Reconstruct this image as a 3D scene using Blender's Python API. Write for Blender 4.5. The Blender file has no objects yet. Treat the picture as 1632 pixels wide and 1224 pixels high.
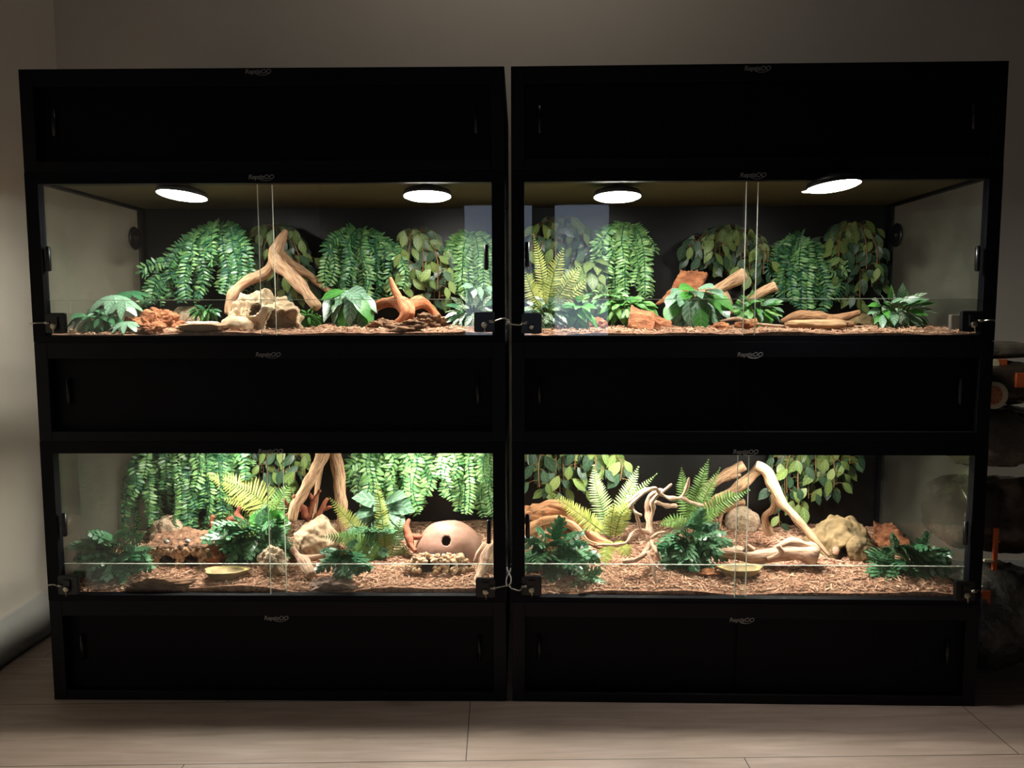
import bpy, bmesh, math, random
from mathutils import Vector, Matrix, noise
PI = math.pi
rnd = random.Random(7)
scn = bpy.context.scene
COL = scn.collection

# ------------------------------------------------------------------ camera, world, exposure
CAM = Vector((-.0249, -2.0164, 1.0379)); YAW, PITCH, ROLL, FPX = .0168, .0909, -.0025, 1250.4
_f = Vector((math.sin(YAW)*math.cos(PITCH), math.cos(YAW)*math.cos(PITCH), -math.sin(PITCH)))
_r0 = Vector((math.cos(YAW), -math.sin(YAW), 0)); _u0 = _r0.cross(_f)
_r = math.cos(ROLL)*_r0 + math.sin(ROLL)*_u0; _u = -math.sin(ROLL)*_r0 + math.cos(ROLL)*_u0
cd = bpy.data.cameras.new('camera'); cd.sensor_width = 36; cd.lens = 36*FPX/1632; cd.clip_start = .05
cam = bpy.data.objects.new('camera', cd); COL.objects.link(cam)
cam.matrix_world = Matrix(((_r.x, _u.x, -_f.x, CAM.x), (_r.y, _u.y, -_f.y, CAM.y), (_r.z, _u.z, -_f.z, CAM.z), (0, 0, 0, 1)))
scn.camera = cam
w = bpy.data.worlds.new('world'); scn.world = w; w.use_nodes = True
w.node_tree.nodes['Background'].inputs[0].default_value = (.5, .5, .45, 1)
w.node_tree.nodes['Background'].inputs[1].default_value = .008
scn.view_settings.view_transform = 'Standard'; scn.view_settings.look = 'None'
scn.view_settings.exposure = 0.0; scn.view_settings.gamma = 1; scn.view_settings.use_curve_mapping = False
LAMP = 170.0           # radiance of the lamp lenses
FILL_LIGHT = 3.5      # power of the added fill lamp
WINDOW_LIGHT = 1.3
# added warm fill lamp, unseen above the shelves, brightens the back wall
ld = bpy.data.lights.new('fill_light', 'AREA'); ld.shape = 'DISK'; ld.size = .25; ld.energy = FILL_LIGHT; ld.color = (1, .89, .74)
lo = bpy.data.objects.new('fill_light', ld); COL.objects.link(lo); lo.location = (.05, .18, 3.0)

def at(px, py, Y):
    d = _f + _r*((px-816)/FPX) + _u*((612-py)/FPX)
    return CAM + d*((Y-CAM.y)/d.y)
def mpp(Y): return (Y-CAM.y)/FPX        # metres per pixel at depth Y

# ------------------------------------------------------------------ materials
def srgb(c): return tuple((x/255/12.92 if x/255 <= .04045 else ((x/255+.055)/1.055)**2.4) for x in c)+(1,)
def newmat(name):
    m = bpy.data.materials.new(name); m.use_nodes = True
    return m, m.node_tree, m.node_tree.nodes['Principled BSDF']
def N(nt, t, **k):
    n = nt.nodes.new(t)
    for a, b in k.items(): setattr(n, a, b)
    return n
def mat(name, c1, c2=None, scale=20, rough=.7, bump=0., stretch=(1, 1, 1), detail=6, coord='Object', spec=.3, bscale=None, dist=.004, c3=None, metal=0):
    m, nt, p = newmat(name)
    p.inputs['Roughness'].default_value = rough; p.inputs['Specular IOR Level'].default_value = spec
    p.inputs['Metallic'].default_value = metal
    if c2 is None: p.inputs['Base Color'].default_value = srgb(c1); c2 = c1
    tc = N(nt, 'ShaderNodeTexCoord'); mp = N(nt, 'ShaderNodeMapping'); mp.inputs['Scale'].default_value = stretch
    nt.links.new(tc.outputs[coord], mp.inputs[0])
    no = N(nt, 'ShaderNodeTexNoise'); no.inputs['Scale'].default_value = scale; no.inputs['Detail'].default_value = detail; no.inputs['Roughness'].default_value = .6
    nt.links.new(mp.outputs[0], no.inputs['Vector'])
    cr = N(nt, 'ShaderNodeValToRGB'); cr.color_ramp.elements[0].position = .32; cr.color_ramp.elements[1].position = .68
    cr.color_ramp.elements[0].color = srgb(c1); cr.color_ramp.elements[1].color = srgb(c2)
    if c3: e = cr.color_ramp.elements.new(.52); e.color = srgb(c3)
    nt.links.new(no.outputs[0], cr.inputs[0]); nt.links.new(cr.outputs[0], p.inputs['Base Color'])
    if bump:
        b = N(nt, 'ShaderNodeBump'); b.inputs['Strength'].default_value = bump; b.inputs['Distance'].default_value = dist
        n2 = no
        if bscale:
            n2 = N(nt, 'ShaderNodeTexNoise'); n2.inputs['Scale'].default_value = bscale; n2.inputs['Detail'].default_value = 8
            nt.links.new(mp.outputs[0], n2.inputs['Vector'])
        nt.links.new(n2.outputs[0], b.inputs['Height']); nt.links.new(b.outputs[0], p.inputs['Normal'])
    return m
def island_mat(name, cols, rough=.5, spec=.4, trans=.25, veins=None, vcol=None, bump=0):
    """leaf / chip material: colour varies from leaf to leaf; veins drawn in leaf UV space"""
    m, nt, p = newmat(name)
    g = N(nt, 'ShaderNodeNewGeometry'); cr = N(nt, 'ShaderNodeValToRGB'); el = cr.color_ramp.elements
    while len(el) < len(cols): el.new(.5)
    for i, c in enumerate(cols): el[i].position = i/(len(cols)-1); el[i].color = srgb(c)
    nt.links.new(g.outputs['Random Per Island'], cr.inputs[0]); col = cr.outputs[0]
    if veins:
        uv = N(nt, 'ShaderNodeUVMap'); sx = N(nt, 'ShaderNodeSeparateXYZ'); nt.links.new(uv.outputs[0], sx.inputs[0])
        def M_(op, a, b=None):
            n = N(nt, 'ShaderNodeMath', operation=op)
            for i, v in enumerate((a, b)):
                if v is None: continue
                if isinstance(v, (int, float)): n.inputs[i].default_value = v
                else: nt.links.new(v, n.inputs[i])
            return n.outputs[0]
        a = M_('ABSOLUTE', M_('SUBTRACT', sx.outputs[0], .5))
        mid = M_('LESS_THAN', a, .035)
        ph = M_('MULTIPLY', M_('SUBTRACT', sx.outputs[1], M_('MULTIPLY', a, .55)), veins[0]*6.283)
        st = M_('GREATER_THAN', M_('SINE', ph), veins[1])
        k = M_('MULTIPLY', M_('MAXIMUM', mid, st), veins[2])
        mx = N(nt, 'ShaderNodeMix', data_type='RGBA'); nt.links.new(k, mx.inputs[0]); nt.links.new(col, mx.inputs[6]); mx.inputs[7].default_value = srgb(vcol)
        col = mx.outputs[2]
    nt.links.new(col, p.inputs['Base Color']); p.inputs['Roughness'].default_value = rough; p.inputs['Specular IOR Level'].default_value = spec
    if trans:
        tr = N(nt, 'ShaderNodeBsdfTranslucent'); nt.links.new(col, tr.inputs[0]); mi = N(nt, 'ShaderNodeMixShader'); mi.inputs[0].default_value = trans
        nt.links.new(p.outputs[0], mi.inputs[1]); nt.links.new(tr.outputs[0], mi.inputs[2]); nt.links.new(mi.outputs[0], nt.nodes['Material Output'].inputs[0])
    return m
def glass_mat(name, tint=(.985, 1, .985), haze=0., hz=(150, 150, 135)):
    m, nt, p = newmat(name); nt.nodes.remove(p)
    g = N(nt, 'ShaderNodeNewGeometry'); d = N(nt, 'ShaderNodeVectorMath', operation='DOT_PRODUCT')
    nt.links.new(g.outputs['Incoming'], d.inputs[0]); nt.links.new(g.outputs['Normal'], d.inputs[1])
    def M_(op, a, b=None):
        n = N(nt, 'ShaderNodeMath', operation=op)
        for i, v in enumerate((a, b)):
            if v is None: continue
            if isinstance(v, (int, float)): n.inputs[i].default_value = v
            else: nt.links.new(v, n.inputs[i])
        return n.outputs[0]
    f = M_('ADD', M_('MULTIPLY', M_('POWER', M_('SUBTRACT', 1., M_('ABSOLUTE', d.outputs['Value'])), 5.), .96), .04)
    t = N(nt, 'ShaderNodeBsdfTransparent'); t.inputs[0].default_value = tint+(1,)
    gl = N(nt, 'ShaderNodeBsdfAnisotropic' if False else 'ShaderNodeBsdfGlossy'); gl.inputs['Roughness'].default_value = .0
    s = N(nt, 'ShaderNodeMixShader'); nt.links.new(f, s.inputs[0]); nt.links.new(t.outputs[0], s.inputs[1]); nt.links.new(gl.outputs[0], s.inputs[2])
    out = s.outputs[0]
    if haze:
        df = N(nt, 'ShaderNodeBsdfDiffuse'); df.inputs[0].default_value = srgb(hz)
        no = N(nt, 'ShaderNodeTexNoise'); no.inputs['Scale'].default_value = 5; no.inputs['Detail'].default_value = 8; tc = N(nt, 'ShaderNodeTexCoord'); nt.links.new(tc.outputs['Object'], no.inputs['Vector'])
        h = M_('MULTIPLY', M_('POWER', no.outputs[0], 2.), haze*4)
        s2 = N(nt, 'ShaderNodeMixShader'); nt.links.new(h, s2.inputs[0]); nt.links.new(out, s2.inputs[1]); nt.links.new(df.outputs[0], s2.inputs[2]); out = s2.outputs[0]
    nt.links.new(out, nt.nodes['Material Output'].inputs[0])
    return m
def emit_mat(name, c, s):
    m, nt, p = newmat(name); p.inputs['Base Color'].default_value = (.8, .8, .8, 1)
    p.inputs['Emission Color'].default_value = c+(1,); p.inputs['Emission Strength'].default_value = s
    return m
def plank_mat():
    m, nt, p = newmat('laminate'); tc = N(nt, 'ShaderNodeTexCoord'); mp = N(nt, 'ShaderNodeMapping'); mp.inputs['Location'].default_value = (.755, .278, 0)
    nt.links.new(tc.outputs['Object'], mp.inputs[0])
    b = N(nt, 'ShaderNodeTexBrick'); b.inputs['Scale'].default_value = 1; b.inputs['Brick Width'].default_value = 1.3; b.inputs['Row Height'].default_value = .29
    b.inputs['Mortar Size'].default_value = .0014; b.inputs['Color1'].default_value = srgb((168, 148, 136)); b.inputs['Color2'].default_value = srgb((160, 141, 129)); b.inputs['Mortar'].default_value = srgb((70, 62, 55))
    nt.links.new(mp.outputs[0], b.inputs['Vector'])
    m2 = N(nt, 'ShaderNodeMapping'); m2.inputs['Scale'].default_value = (2, 22, 1); nt.links.new(tc.outputs['Object'], m2.inputs[0])
    no = N(nt, 'ShaderNodeTexNoise'); no.inputs['Scale'].default_value = 2; no.inputs['Detail'].default_value = 8; no.inputs['Distortion'].default_value = .8; nt.links.new(m2.outputs[0], no.inputs['Vector'])
    cr = N(nt, 'ShaderNodeValToRGB'); cr.color_ramp.elements[0].color = (.72, .7, .67, 1); cr.color_ramp.elements[1].color = (1, 1, 1, 1); cr.color_ramp.elements[0].position = .3; cr.color_ramp.elements[1].position = .65
    nt.links.new(no.outputs[0], cr.inputs[0])
    mx = N(nt, 'ShaderNodeMix', data_type='RGBA', blend_type='MULTIPLY'); mx.inputs[0].default_value = 1; nt.links.new(b.outputs[0], mx.inputs[6]); nt.links.new(cr.outputs[0], mx.inputs[7])
    nt.links.new(mx.outputs[2], p.inputs['Base Color']); p.inputs['Roughness'].default_value = .5
    return m
M = dict(
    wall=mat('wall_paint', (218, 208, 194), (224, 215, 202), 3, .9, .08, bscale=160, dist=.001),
    white=mat('baseboard_paint', (205, 203, 198), None, 5, .5),
    ceil=mat('ceiling_paint', (110, 106, 98)), wallfar=mat('low_bounce_wall', (92, 86, 78)),  # ceiling and out-of-view walls made darker to cut bounced light
    floor=plank_mat(),
    black=mat('black_laminate', (6, 6, 14), (8, 8, 16), 60, .6, .03, spec=.15),
    blackrail=mat('black_rail', (10, 10, 17), (12, 12, 19), 60, .5, spec=.2),
    blackback=mat('black_back_panel', (13, 13, 14), (17, 17, 17), 30, .38, spec=.4),
    blackpl=mat('black_plastic', (16, 16, 18), None, 5, .35, spec=.5),
    mesh=mat('screen_top', (62, 60, 40), (74, 72, 50), 400, .8),
    logo=mat('logo_ink', (150, 148, 144), None, 5, .5),
    metal=mat('steel', (190, 186, 178), None, 5, .3, metal=1),
    brass=mat('key_nickel', (200, 190, 165), None, 5, .3, metal=1),
    glass=glass_mat('door_glass'), sideglass=glass_mat('side_glass', (.97, .985, .96), .05),
    edge=mat('glass_edge', (215, 222, 205), None, 5, .25, spec=.8),  # pale colour stands for light caught in the glass edges
    lens=emit_mat('lamp_lens', (1, .95, .89), LAMP), lens2=emit_mat('lower_lamp_lens', (1, .94, .86), LAMP*.88), window=emit_mat('window_sky', (.62, .74, 1), WINDOW_LIGHT),
    reflector=mat('lamp_shade', (40, 40, 42), None, 5, .4),
    mulch=mat('mulch_bed', (104, 70, 54), (172, 128, 104), 90, .95, .8, dist=.01),
    chip=island_mat('mulch_chips', [(112, 76, 60), (190, 144, 118), (206, 168, 142), (146, 102, 80), (220, 188, 160)], .85, .2, 0),
    vine=island_mat('fern_vine_leaf', [(38, 92, 62), (92, 142, 84), (32, 84, 68), (126, 166, 100), (58, 114, 68)], .4, .5, .25),
    vine2=island_mat('fern_vine_leaf_bright', [(104, 154, 84), (140, 182, 112), (80, 134, 82), (162, 194, 130)], .4, .5, .25),
    stemteal=mat('teal_stem', (24, 84, 66), None, 5, .5),
    stembrown=mat('brown_stem', (120, 90, 58), None, 5, .7),
    stemgreen=mat('green_stem', (82, 112, 50), None, 5, .6),
    ficd=island_mat('ficus_dark', [(34, 60, 42), (50, 78, 56), (42, 70, 48), (64, 92, 68)], .4, .5, .15, (4, .93, .35), (120, 140, 110)),
    ficl=island_mat('ficus_light', [(96, 122, 60), (118, 140, 76), (78, 106, 54), (134, 152, 92)], .45, .4, .25, (5, .9, .45), (176, 190, 120)),
    fernY=island_mat('fern_yellow', [(144, 152, 74), (166, 170, 90), (126, 140, 64), (178, 180, 104)], .5, .3, .3),
    fernG=island_mat('fern_green', [(96, 136, 66), (120, 156, 82), (84, 122, 60), (136, 168, 98)], .5, .3, .3),
    fernP=island_mat('fern_pale', [(116, 140, 90), (136, 156, 106), (102, 128, 80)], .5, .3, .3),
    mon=island_mat('monstera', [(48, 96, 62), (80, 128, 88), (56, 106, 62), (108, 150, 114)], .34, .5, .15, (4, .8, .5), (160, 190, 160)),
    mond=island_mat('monstera_dark', [(38, 82, 56), (54, 104, 70), (42, 92, 58)], .3, .6, .12, (4, .86, .35), (110, 150, 112)),
    silver=island_mat('silver_leaf', [(84, 122, 96), (104, 142, 114), (72, 112, 84)], .32, .6, .15, (5, .55, .5), (176, 200, 180)),
    varieg=island_mat('variegated_leaf', [(64, 100, 62), (84, 118, 76), (52, 92, 56)], .35, .6, .15, (4, .35, .8), (206, 214, 196)),
    green=island_mat('plain_green_leaf', [(58, 128, 50), (84, 152, 66), (48, 116, 48)], .4, .5, .25, (5, .9, .4), (140, 184, 104)),
    wood=mat('driftwood', (104, 74, 54), (198, 164, 130), 3.2, .8, .8, (7, 9, 6), 8, 'UV', c3=(174, 138, 106)),
    woodpale=mat('pale_driftwood', (120, 88, 70), (210, 184, 160), 3.2, .8, .8, (7, 9, 6), 8, 'UV', c3=(190, 156, 132)),
    woodred=mat('red_driftwood', (140, 74, 48), (204, 138, 98), 3, .75, .7, (6, 14, 6), 8, 'UV', c3=(176, 104, 70)),
    woodmop=mat('mopani_wood', (116, 68, 44), (216, 166, 124), 3, .65, .9, (6, 7, 6), 8, 'UV', c3=(188, 132, 94)),
    woodbr=mat('brown_driftwood', (98, 66, 46), (158, 116, 84), 3, .85, .9, (5, 16, 6), 8, 'UV'),
    coral=mat('root_brown', (112, 58, 42), (158, 96, 72), 40, .85, .6),
    cork=mat('cork_bark', (104, 62, 42), (190, 128, 88), 28, .95, 1., (1, 1, 2.2), 10, dist=.012, c3=(156, 98, 68)),
    corkin=mat('cork_inner', (150, 90, 62), (186, 120, 84), 40, .9, .5),
    bark=mat('bark', (70, 48, 36), (150, 112, 86), 34, .95, 1., (.6, 1, 2.5), 10, dist=.012),
    rocktan=mat('tan_rock', (150, 124, 96), (212, 190, 162), 22, .9, .8, dist=.006, c3=(194, 168, 138)),
    rockyel=mat('ochre_rock', (82, 70, 50), (146, 124, 90), 16, .9, .9, dist=.006, c3=(122, 103, 72)),
    rockgrey=mat('mauve_rock', (104, 82, 76), (164, 138, 124), 34, .95, .9, dist=.008),
    rockmoss=mat('rough_rock', (140, 118, 96), (196, 172, 146), 70, .95, 1., dist=.01),
    rockwhite=mat('quartz_stone', (60, 55, 50), (230, 224, 214), 30, .6, .4),
    slate=mat('flat_stone', (128, 96, 70), (176, 140, 106), 18, .9, .6),
    gourd=mat('gourd_shell', (128, 92, 78), (164, 126, 108), 14, .6, .25, dist=.003),
    pebble=island_mat('pebbles', [(150, 112, 80), (196, 160, 122), (116, 84, 62), (214, 188, 152), (168, 124, 92)], .7, .4, 0),
    dish=mat('dish_outer', (120, 100, 70), (168, 146, 108), 24, .85, .5), dishin=mat('dish_bowl', (190, 170, 96), (210, 192, 120), 14, .35, .1),
    dark=mat('painted_shade_inside', (24, 18, 15), None, 5, .95),  # near-black colour stands for the shade inside the hides
    grey=mat('grey_plastic', (92, 86, 80), (108, 100, 92), 60, .7),
    cable=mat('black_cable', (26, 26, 26), None, 5, .5), cablegrey=mat('grey_cable', (88, 84, 74), None, 5, .5), white_pl=mat('white_plastic', (225, 222, 218), None, 5, .5),
    bagdark=mat('dark_bag', (40, 33, 27), (66, 54, 44), 9, .25, .5, bscale=14, dist=.02, spec=.7),
    bagclear=mat('cloudy_bag', (70, 64, 56), (104, 96, 84), 12, .18, .7, bscale=18, dist=.02, spec=.8),
    baggrey=mat('grey_bag', (48, 46, 42), (84, 80, 74), 10, .3, .8, bscale=26, dist=.02, spec=.6),
    orange=mat('orange_label', (176, 78, 40), (190, 90, 50), 20, .5), cream=mat('cream_label', (196, 186, 150), (206, 198, 168), 20, .5),
    labart=mat('label_print', (150, 60, 44), (92, 120, 60), 60, .5, c3=(190, 130, 90)),
)

# ------------------------------------------------------------------ mesh helpers
class MB:
    def __init__(s): s.v = []; s.f = []; s.uv = []; s.m = []
    def face(s, idx, uvs=None, m=0): s.f.append(idx); s.uv.extend(uvs or [(0, 0)]*len(idx)); s.m.append(m)
    def add(s, vs): k = len(s.v); s.v.extend(tuple(v) for v in vs); return k
    def box(s, a, b, m=0):
        (x0, y0, z0), (x1, y1, z1) = a, b
        k = s.add([(x0, y0, z0), (x1, y0, z0), (x1, y1, z0), (x0, y1, z0), (x0, y0, z1), (x1, y0, z1), (x1, y1, z1), (x0, y1, z1)])
        for q in ((0, 3, 2, 1), (4, 5, 6, 7), (0, 1, 5, 4), (1, 2, 6, 5), (2, 3, 7, 6), (3, 0, 4, 7)): s.face([k+i for i in q], None, m)
        return s
    def tube(s, pts, rad, seg=8, nz=0., nf=12, sq=1., seed=0, m=0, cap=True, ridge=0):
        pts = [Vector(p) for p in pts]; n = len(pts)
        if not hasattr(rad, '__len__'): rad = [rad]*n
        up = None; rings = []; L = 0
        for i, p in enumerate(pts):
            t = (pts[min(i+1, n-1)]-pts[max(i-1, 0)]).normalized()
            if up is None:
                up = Vector((0, 0, 1)) if abs(t.z) < .9 else Vector((1, 0, 0))
            a = (up - t*up.dot(t)).normalized(); b = t.cross(a); up = a
            if i: L += (p-pts[i-1]).length
            r = rad[i]; vs = []
            for j in range(seg):
                an = 2*PI*j/seg
                rr = r
                if nz: rr *= 1+nz*noise.noise((p+Vector((seed*3.1, 0, 0))+(a*math.cos(an)+b*math.sin(an))*r*1.0)*nf)*1.6 + (ridge*math.cos(an*5+seed+L*9) if ridge else 0)
                vs.append(p+a*math.cos(an)*rr+b*math.sin(an)*rr*sq)
            rings.append((s.add(vs), L))
        for i in range(n-1):
            (k0, l0), (k1, l1) = rings[i], rings[i+1]
            for j in range(seg):
                j2 = (j+1) % seg
                s.face([k0+j, k0+j2, k1+j2, k1+j], [(j/seg, l0), ((j+1)/seg, l0), ((j+1)/seg, l1), (j/seg, l1)], m)
        if cap:
            s.face([rings[0][0]+j for j in range(seg)][::-1], None, m); s.face([rings[-1][0]+j for j in range(seg)], None, m)
        return s
    def lathe(s, prof, c, seg=32, axis='z', m=0, sx=1, sy=1):
        ks = []
        for r, h in prof:
            vs = []
            for j in range(seg):
                a = 2*PI*j/seg; x, y = r*math.cos(a)*sx, r*math.sin(a)*sy
                vs.append((c[0]+x, c[1]+y, c[2]+h) if axis == 'z' else ((c[0]+x, c[1]+h, c[2]+y) if axis == 'y' else (c[0]+h, c[1]+x, c[2]+y)))
            ks.append(s.add(vs))
        for a, b in zip(ks, ks[1:]):
            for j in range(seg): s.face([a+j, a+(j+1) % seg, b+(j+1) % seg, b+j], None, m)
        s.face([ks[0]+j for j in range(seg)][::-1], None, m); s.face([ks[-1]+j for j in range(seg)], None, m)
        return s
    def leaf(s, p, d, n, L, W, prof, seg=5, curl=.25, fold=.15, m=0):
        d = d.normalized(); sd = d.cross(n).normalized(); n = sd.cross(d).normalized(); prev = None
        for i in range(seg+1):
            t = i/seg; w = prof(t)*W*.5; c = p+d*(L*t)-n*(curl*L*t*t)
            k = s.add([c-sd*w+n*(fold*w), c, c+sd*w+n*(fold*w)])
            if prev is not None:
                t0 = (i-1)/seg
                s.face([prev, prev+1, k+1, k], [(0, t0), (.5, t0), (.5, t), (0, t)], m)
                s.face([prev+1, prev+2, k+2, k+1], [(.5, t0), (1, t0), (1, t), (.5, t)], m)
            prev = k
    def blob(s, c, r, sub=1, nz=.2, nf=20, m=0, rot=0):
        bm = bmesh.new(); bmesh.ops.create_icosphere(bm, subdivisions=sub, radius=1)
        cr, sr = math.cos(rot), math.sin(rot); vs = []
        for v in bm.verts:
            q = v.co*(1+nz*noise.noise(v.co*1.7+Vector(c)*nf)); x, y, z = q.x*r[0], q.y*r[1], q.z*r[2]
            vs.append((c[0]+x*cr-z*sr, c[1]+y, c[2]+x*sr+z*cr))
        k = s.add(vs); bm.verts.index_update()
        for f in bm.faces: s.face([k+v.index for v in f.verts], None, m)
        bm.free()
    def build(s, name, mats, parent=None, smooth=True, bevel=0):
        me = bpy.data.meshes.new(name); me.from_pydata(s.v, [], s.f)
        uvl = me.uv_layers.new(name='UVMap'); flat = []
        for u in s.uv: flat.extend(u)
        uvl.data.foreach_set('uv', flat)
        if not isinstance(mats, (list, tuple)): mats = [mats]
        for x in mats: me.materials.append(x)
        me.polygons.foreach_set('material_index', s.m); me.polygons.foreach_set('use_smooth', [smooth]*len(s.f)); me.update()
        return link(name, me, parent, bevel)
def link(name, me, parent=None, bevel=0):
    o = bpy.data.objects.new(name, me); COL.objects.link(o)
    if parent is not None:
        o.parent = parent
        o.matrix_parent_inverse = Matrix.Identity(4) if parent.get('_local') else parent.matrix_basis.inverted()
    if bevel:
        b = o.modifiers.new('bevel', 'BEVEL'); b.width = bevel; b.segments = 2; b.limit_method = 'ANGLE'
    return o
def tag(o, label, cat, group=None, kind=None):
    o['label'] = label; o['category'] = cat
    if group: o['group'] = group
    if kind: o['kind'] = kind
    return o
def empty(name, loc, label=None, cat=None, group=None, rz=0, local=False):
    o = bpy.data.objects.new(name, None); COL.objects.link(o); o.location = loc; o.rotation_euler.z = rz; o.empty_display_size = .05
    o.matrix_basis = Matrix.Translation(Vector(loc)) @ Matrix.Rotation(rz, 4, 'Z')
    if local: o['_local'] = 1
    if label: tag(o, label, cat, group)
    return o
def struct(name, mb, m, smooth=False):
    o = mb.build(name, m, None, smooth); o['kind'] = 'structure'; return o
def smooth_path(pts, k=6):
    """Catmull-Rom through (Vector, radius) pairs"""
    P = [p for p, r in pts]; Rr = [r for p, r in pts]; out = []; n = len(P)
    for i in range(n-1):
        p0, p1, p2, p3 = P[max(i-1, 0)], P[i], P[i+1], P[min(i+2, n-1)]
        for j in range(k):
            t = j/k; t2 = t*t; t3 = t2*t
            q = .5*((2*p1)+(p2-p0)*t+(2*p0-5*p1+4*p2-p3)*t2+(3*p1-p0-3*p2+p3)*t3)
            out.append((q, Rr[i]*(1-t)+Rr[i+1]*t))
    out.append((P[-1], Rr[-1])); return [o[0] for o in out], [o[1] for o in out]
def rv(a=1): return Vector((rnd.uniform(-a, a), rnd.uniform(-a, a), rnd.uniform(-a, a)))
def interp(tab, x):
    if x <= tab[0][0]: return tab[0][1]
    for (a, b), (c, d) in zip(tab, tab[1:]):
        if x <= c: return b+(d-b)*(x-a)/(c-a)
    return tab[-1][1]
oval = lambda t: math.sin(PI*min(1, max(.0, t*.93+.05)))**.6
tear = lambda t: (1-t)**.75*min(1, t*7+.12)*1.12 if t < 1 else .0
heart = lambda t: min(1, .35+t*3.2)*(1-t**2.2) if t < 1 else 0
ficus = lambda t: (math.sin(PI*min(1, t*.98+.02))**.8)*(1.08-.25*t)*(1 if t < .75 else (1-(t-.75)*2.2)) if t < .99 else .0
lance = lambda t: (1-t)**.6*min(1, .55+t*2) if t < 1 else 0

# ------------------------------------------------------------------ the room
XL, YB, XR, YF, ZC = -1.513, .745, 2.5, -3.6, 3.1
struct('floor', MB().box((XL-.1, YF-.1, -.05), (XR+.1, YB+.1, 0)), M['floor'])
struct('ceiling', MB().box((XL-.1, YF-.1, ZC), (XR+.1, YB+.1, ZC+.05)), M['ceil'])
struct('wall_back', MB().box((XL-.1, YB, 0), (XR+.1, YB+.1, ZC)), M['wall'])
struct('wall_left', MB().box((XL-.1, YF-.1, 0), (XL, YB, ZC)), M['wall'])
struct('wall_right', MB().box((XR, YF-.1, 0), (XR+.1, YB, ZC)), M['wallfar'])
WX0, WX1, WZ0, WZ1 = -.48, .44, .85, 1.80
wf = MB().box((XL, YF-.1, 0), (WX0, YF, ZC)).box((WX1, YF-.1, 0), (XR, YF, ZC)).box((WX0, YF-.1, 0), (WX1, YF, WZ0)).box((WX0, YF-.1, WZ1), (WX1, YF, ZC))
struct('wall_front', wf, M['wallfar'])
wn = struct('window_1', MB().box((WX0, YF-.09, WZ0), (-.107, YF-.06, WZ1)).box((.055, YF-.09, WZ0), (WX1, YF-.06, WZ1)), M['window'])
MB().box((-.107, YF-.09, WZ0), (.055, YF-.01, WZ1)).build('window_mullion', M['black'], wn, False)
struct('baseboard_left', MB().box((XL, YF, 0), (XL+.014, YB, .135)), M['white'])
struct('baseboard_back', MB().box((XL+.014, YB-.014, 0), (XR, YB, .135)), M['white'])

# ------------------------------------------------------------------ the two columns: cabinets and glass tanks
CW, CD = 1.22, .62
AL, AR, GAP = -.029, -.0443, .0163
ORI = {'left': (Vector((-GAP/2-CW*math.cos(AL), CW*math.sin(-AL), 0)), AL), 'right': (Vector((GAP/2, 0, 0)), AR)}
def loc2w(side, x, y, z):
    o, a = ORI[side]; return Vector((o.x+x*math.cos(a)-y*math.sin(a), o.y+x*math.sin(a)+y*math.cos(a), z))
def w2loc(side, p):
    o, a = ORI[side]; dx, dy = p.x-o.x, p.y-o.y
    return Vector((dx*math.cos(a)+dy*math.sin(a), -dx*math.sin(a)+dy*math.cos(a), p.z))
def pixloc(side, px, py, ly=0.):
    """pixel -> point on the column's local plane y = ly"""
    o, a = ORI[side]; d = _f + _r*((px-816)/FPX) + _u*((612-py)/FPX); n = Vector((-math.sin(a), math.cos(a), 0))
    base = loc2w(side, 0, ly, 0); t = (base-CAM).dot(n)/d.dot(n); return w2loc(side, CAM+d*t)
def logo(parent, side, px, py, yoff):
    c = bpy.data.curves.new('txt', 'FONT'); c.body = 'REPTIZOO'.capitalize().replace('zoo', 'zOO') if False else 'ReptizOO'; c.size = .0155; c.align_x = 'CENTER'; c.extrude = .0003; c.shear = .2; c.offset = .0003
    t = bpy.data.objects.new('txt', c); COL.objects.link(t); dg = bpy.context.evaluated_depsgraph_get(); me = bpy.data.meshes.new_from_object(t.evaluated_get(dg))
    bpy.data.objects.remove(t)
    p = pixloc(side, px, py, 0)
    me.transform(Matrix.Translation((p.x, yoff, p.z-.005)) @ Matrix.Rotation(PI/2, 4, 'X'))
    me.materials.clear(); me.materials.append(M['logo'])
    o = link('logo', me, parent); o['label'] = 'small grey maker lettering'
    arc = MB().tube([(p.x+.010+.017*math.sin(a), yoff, p.z-.003-.0065*math.cos(a)) for a in [(-1.3+2.6*i/10) for i in range(11)]], .0007, 5)
    arc.build('logo_swoosh', M['logo'], o)
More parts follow.
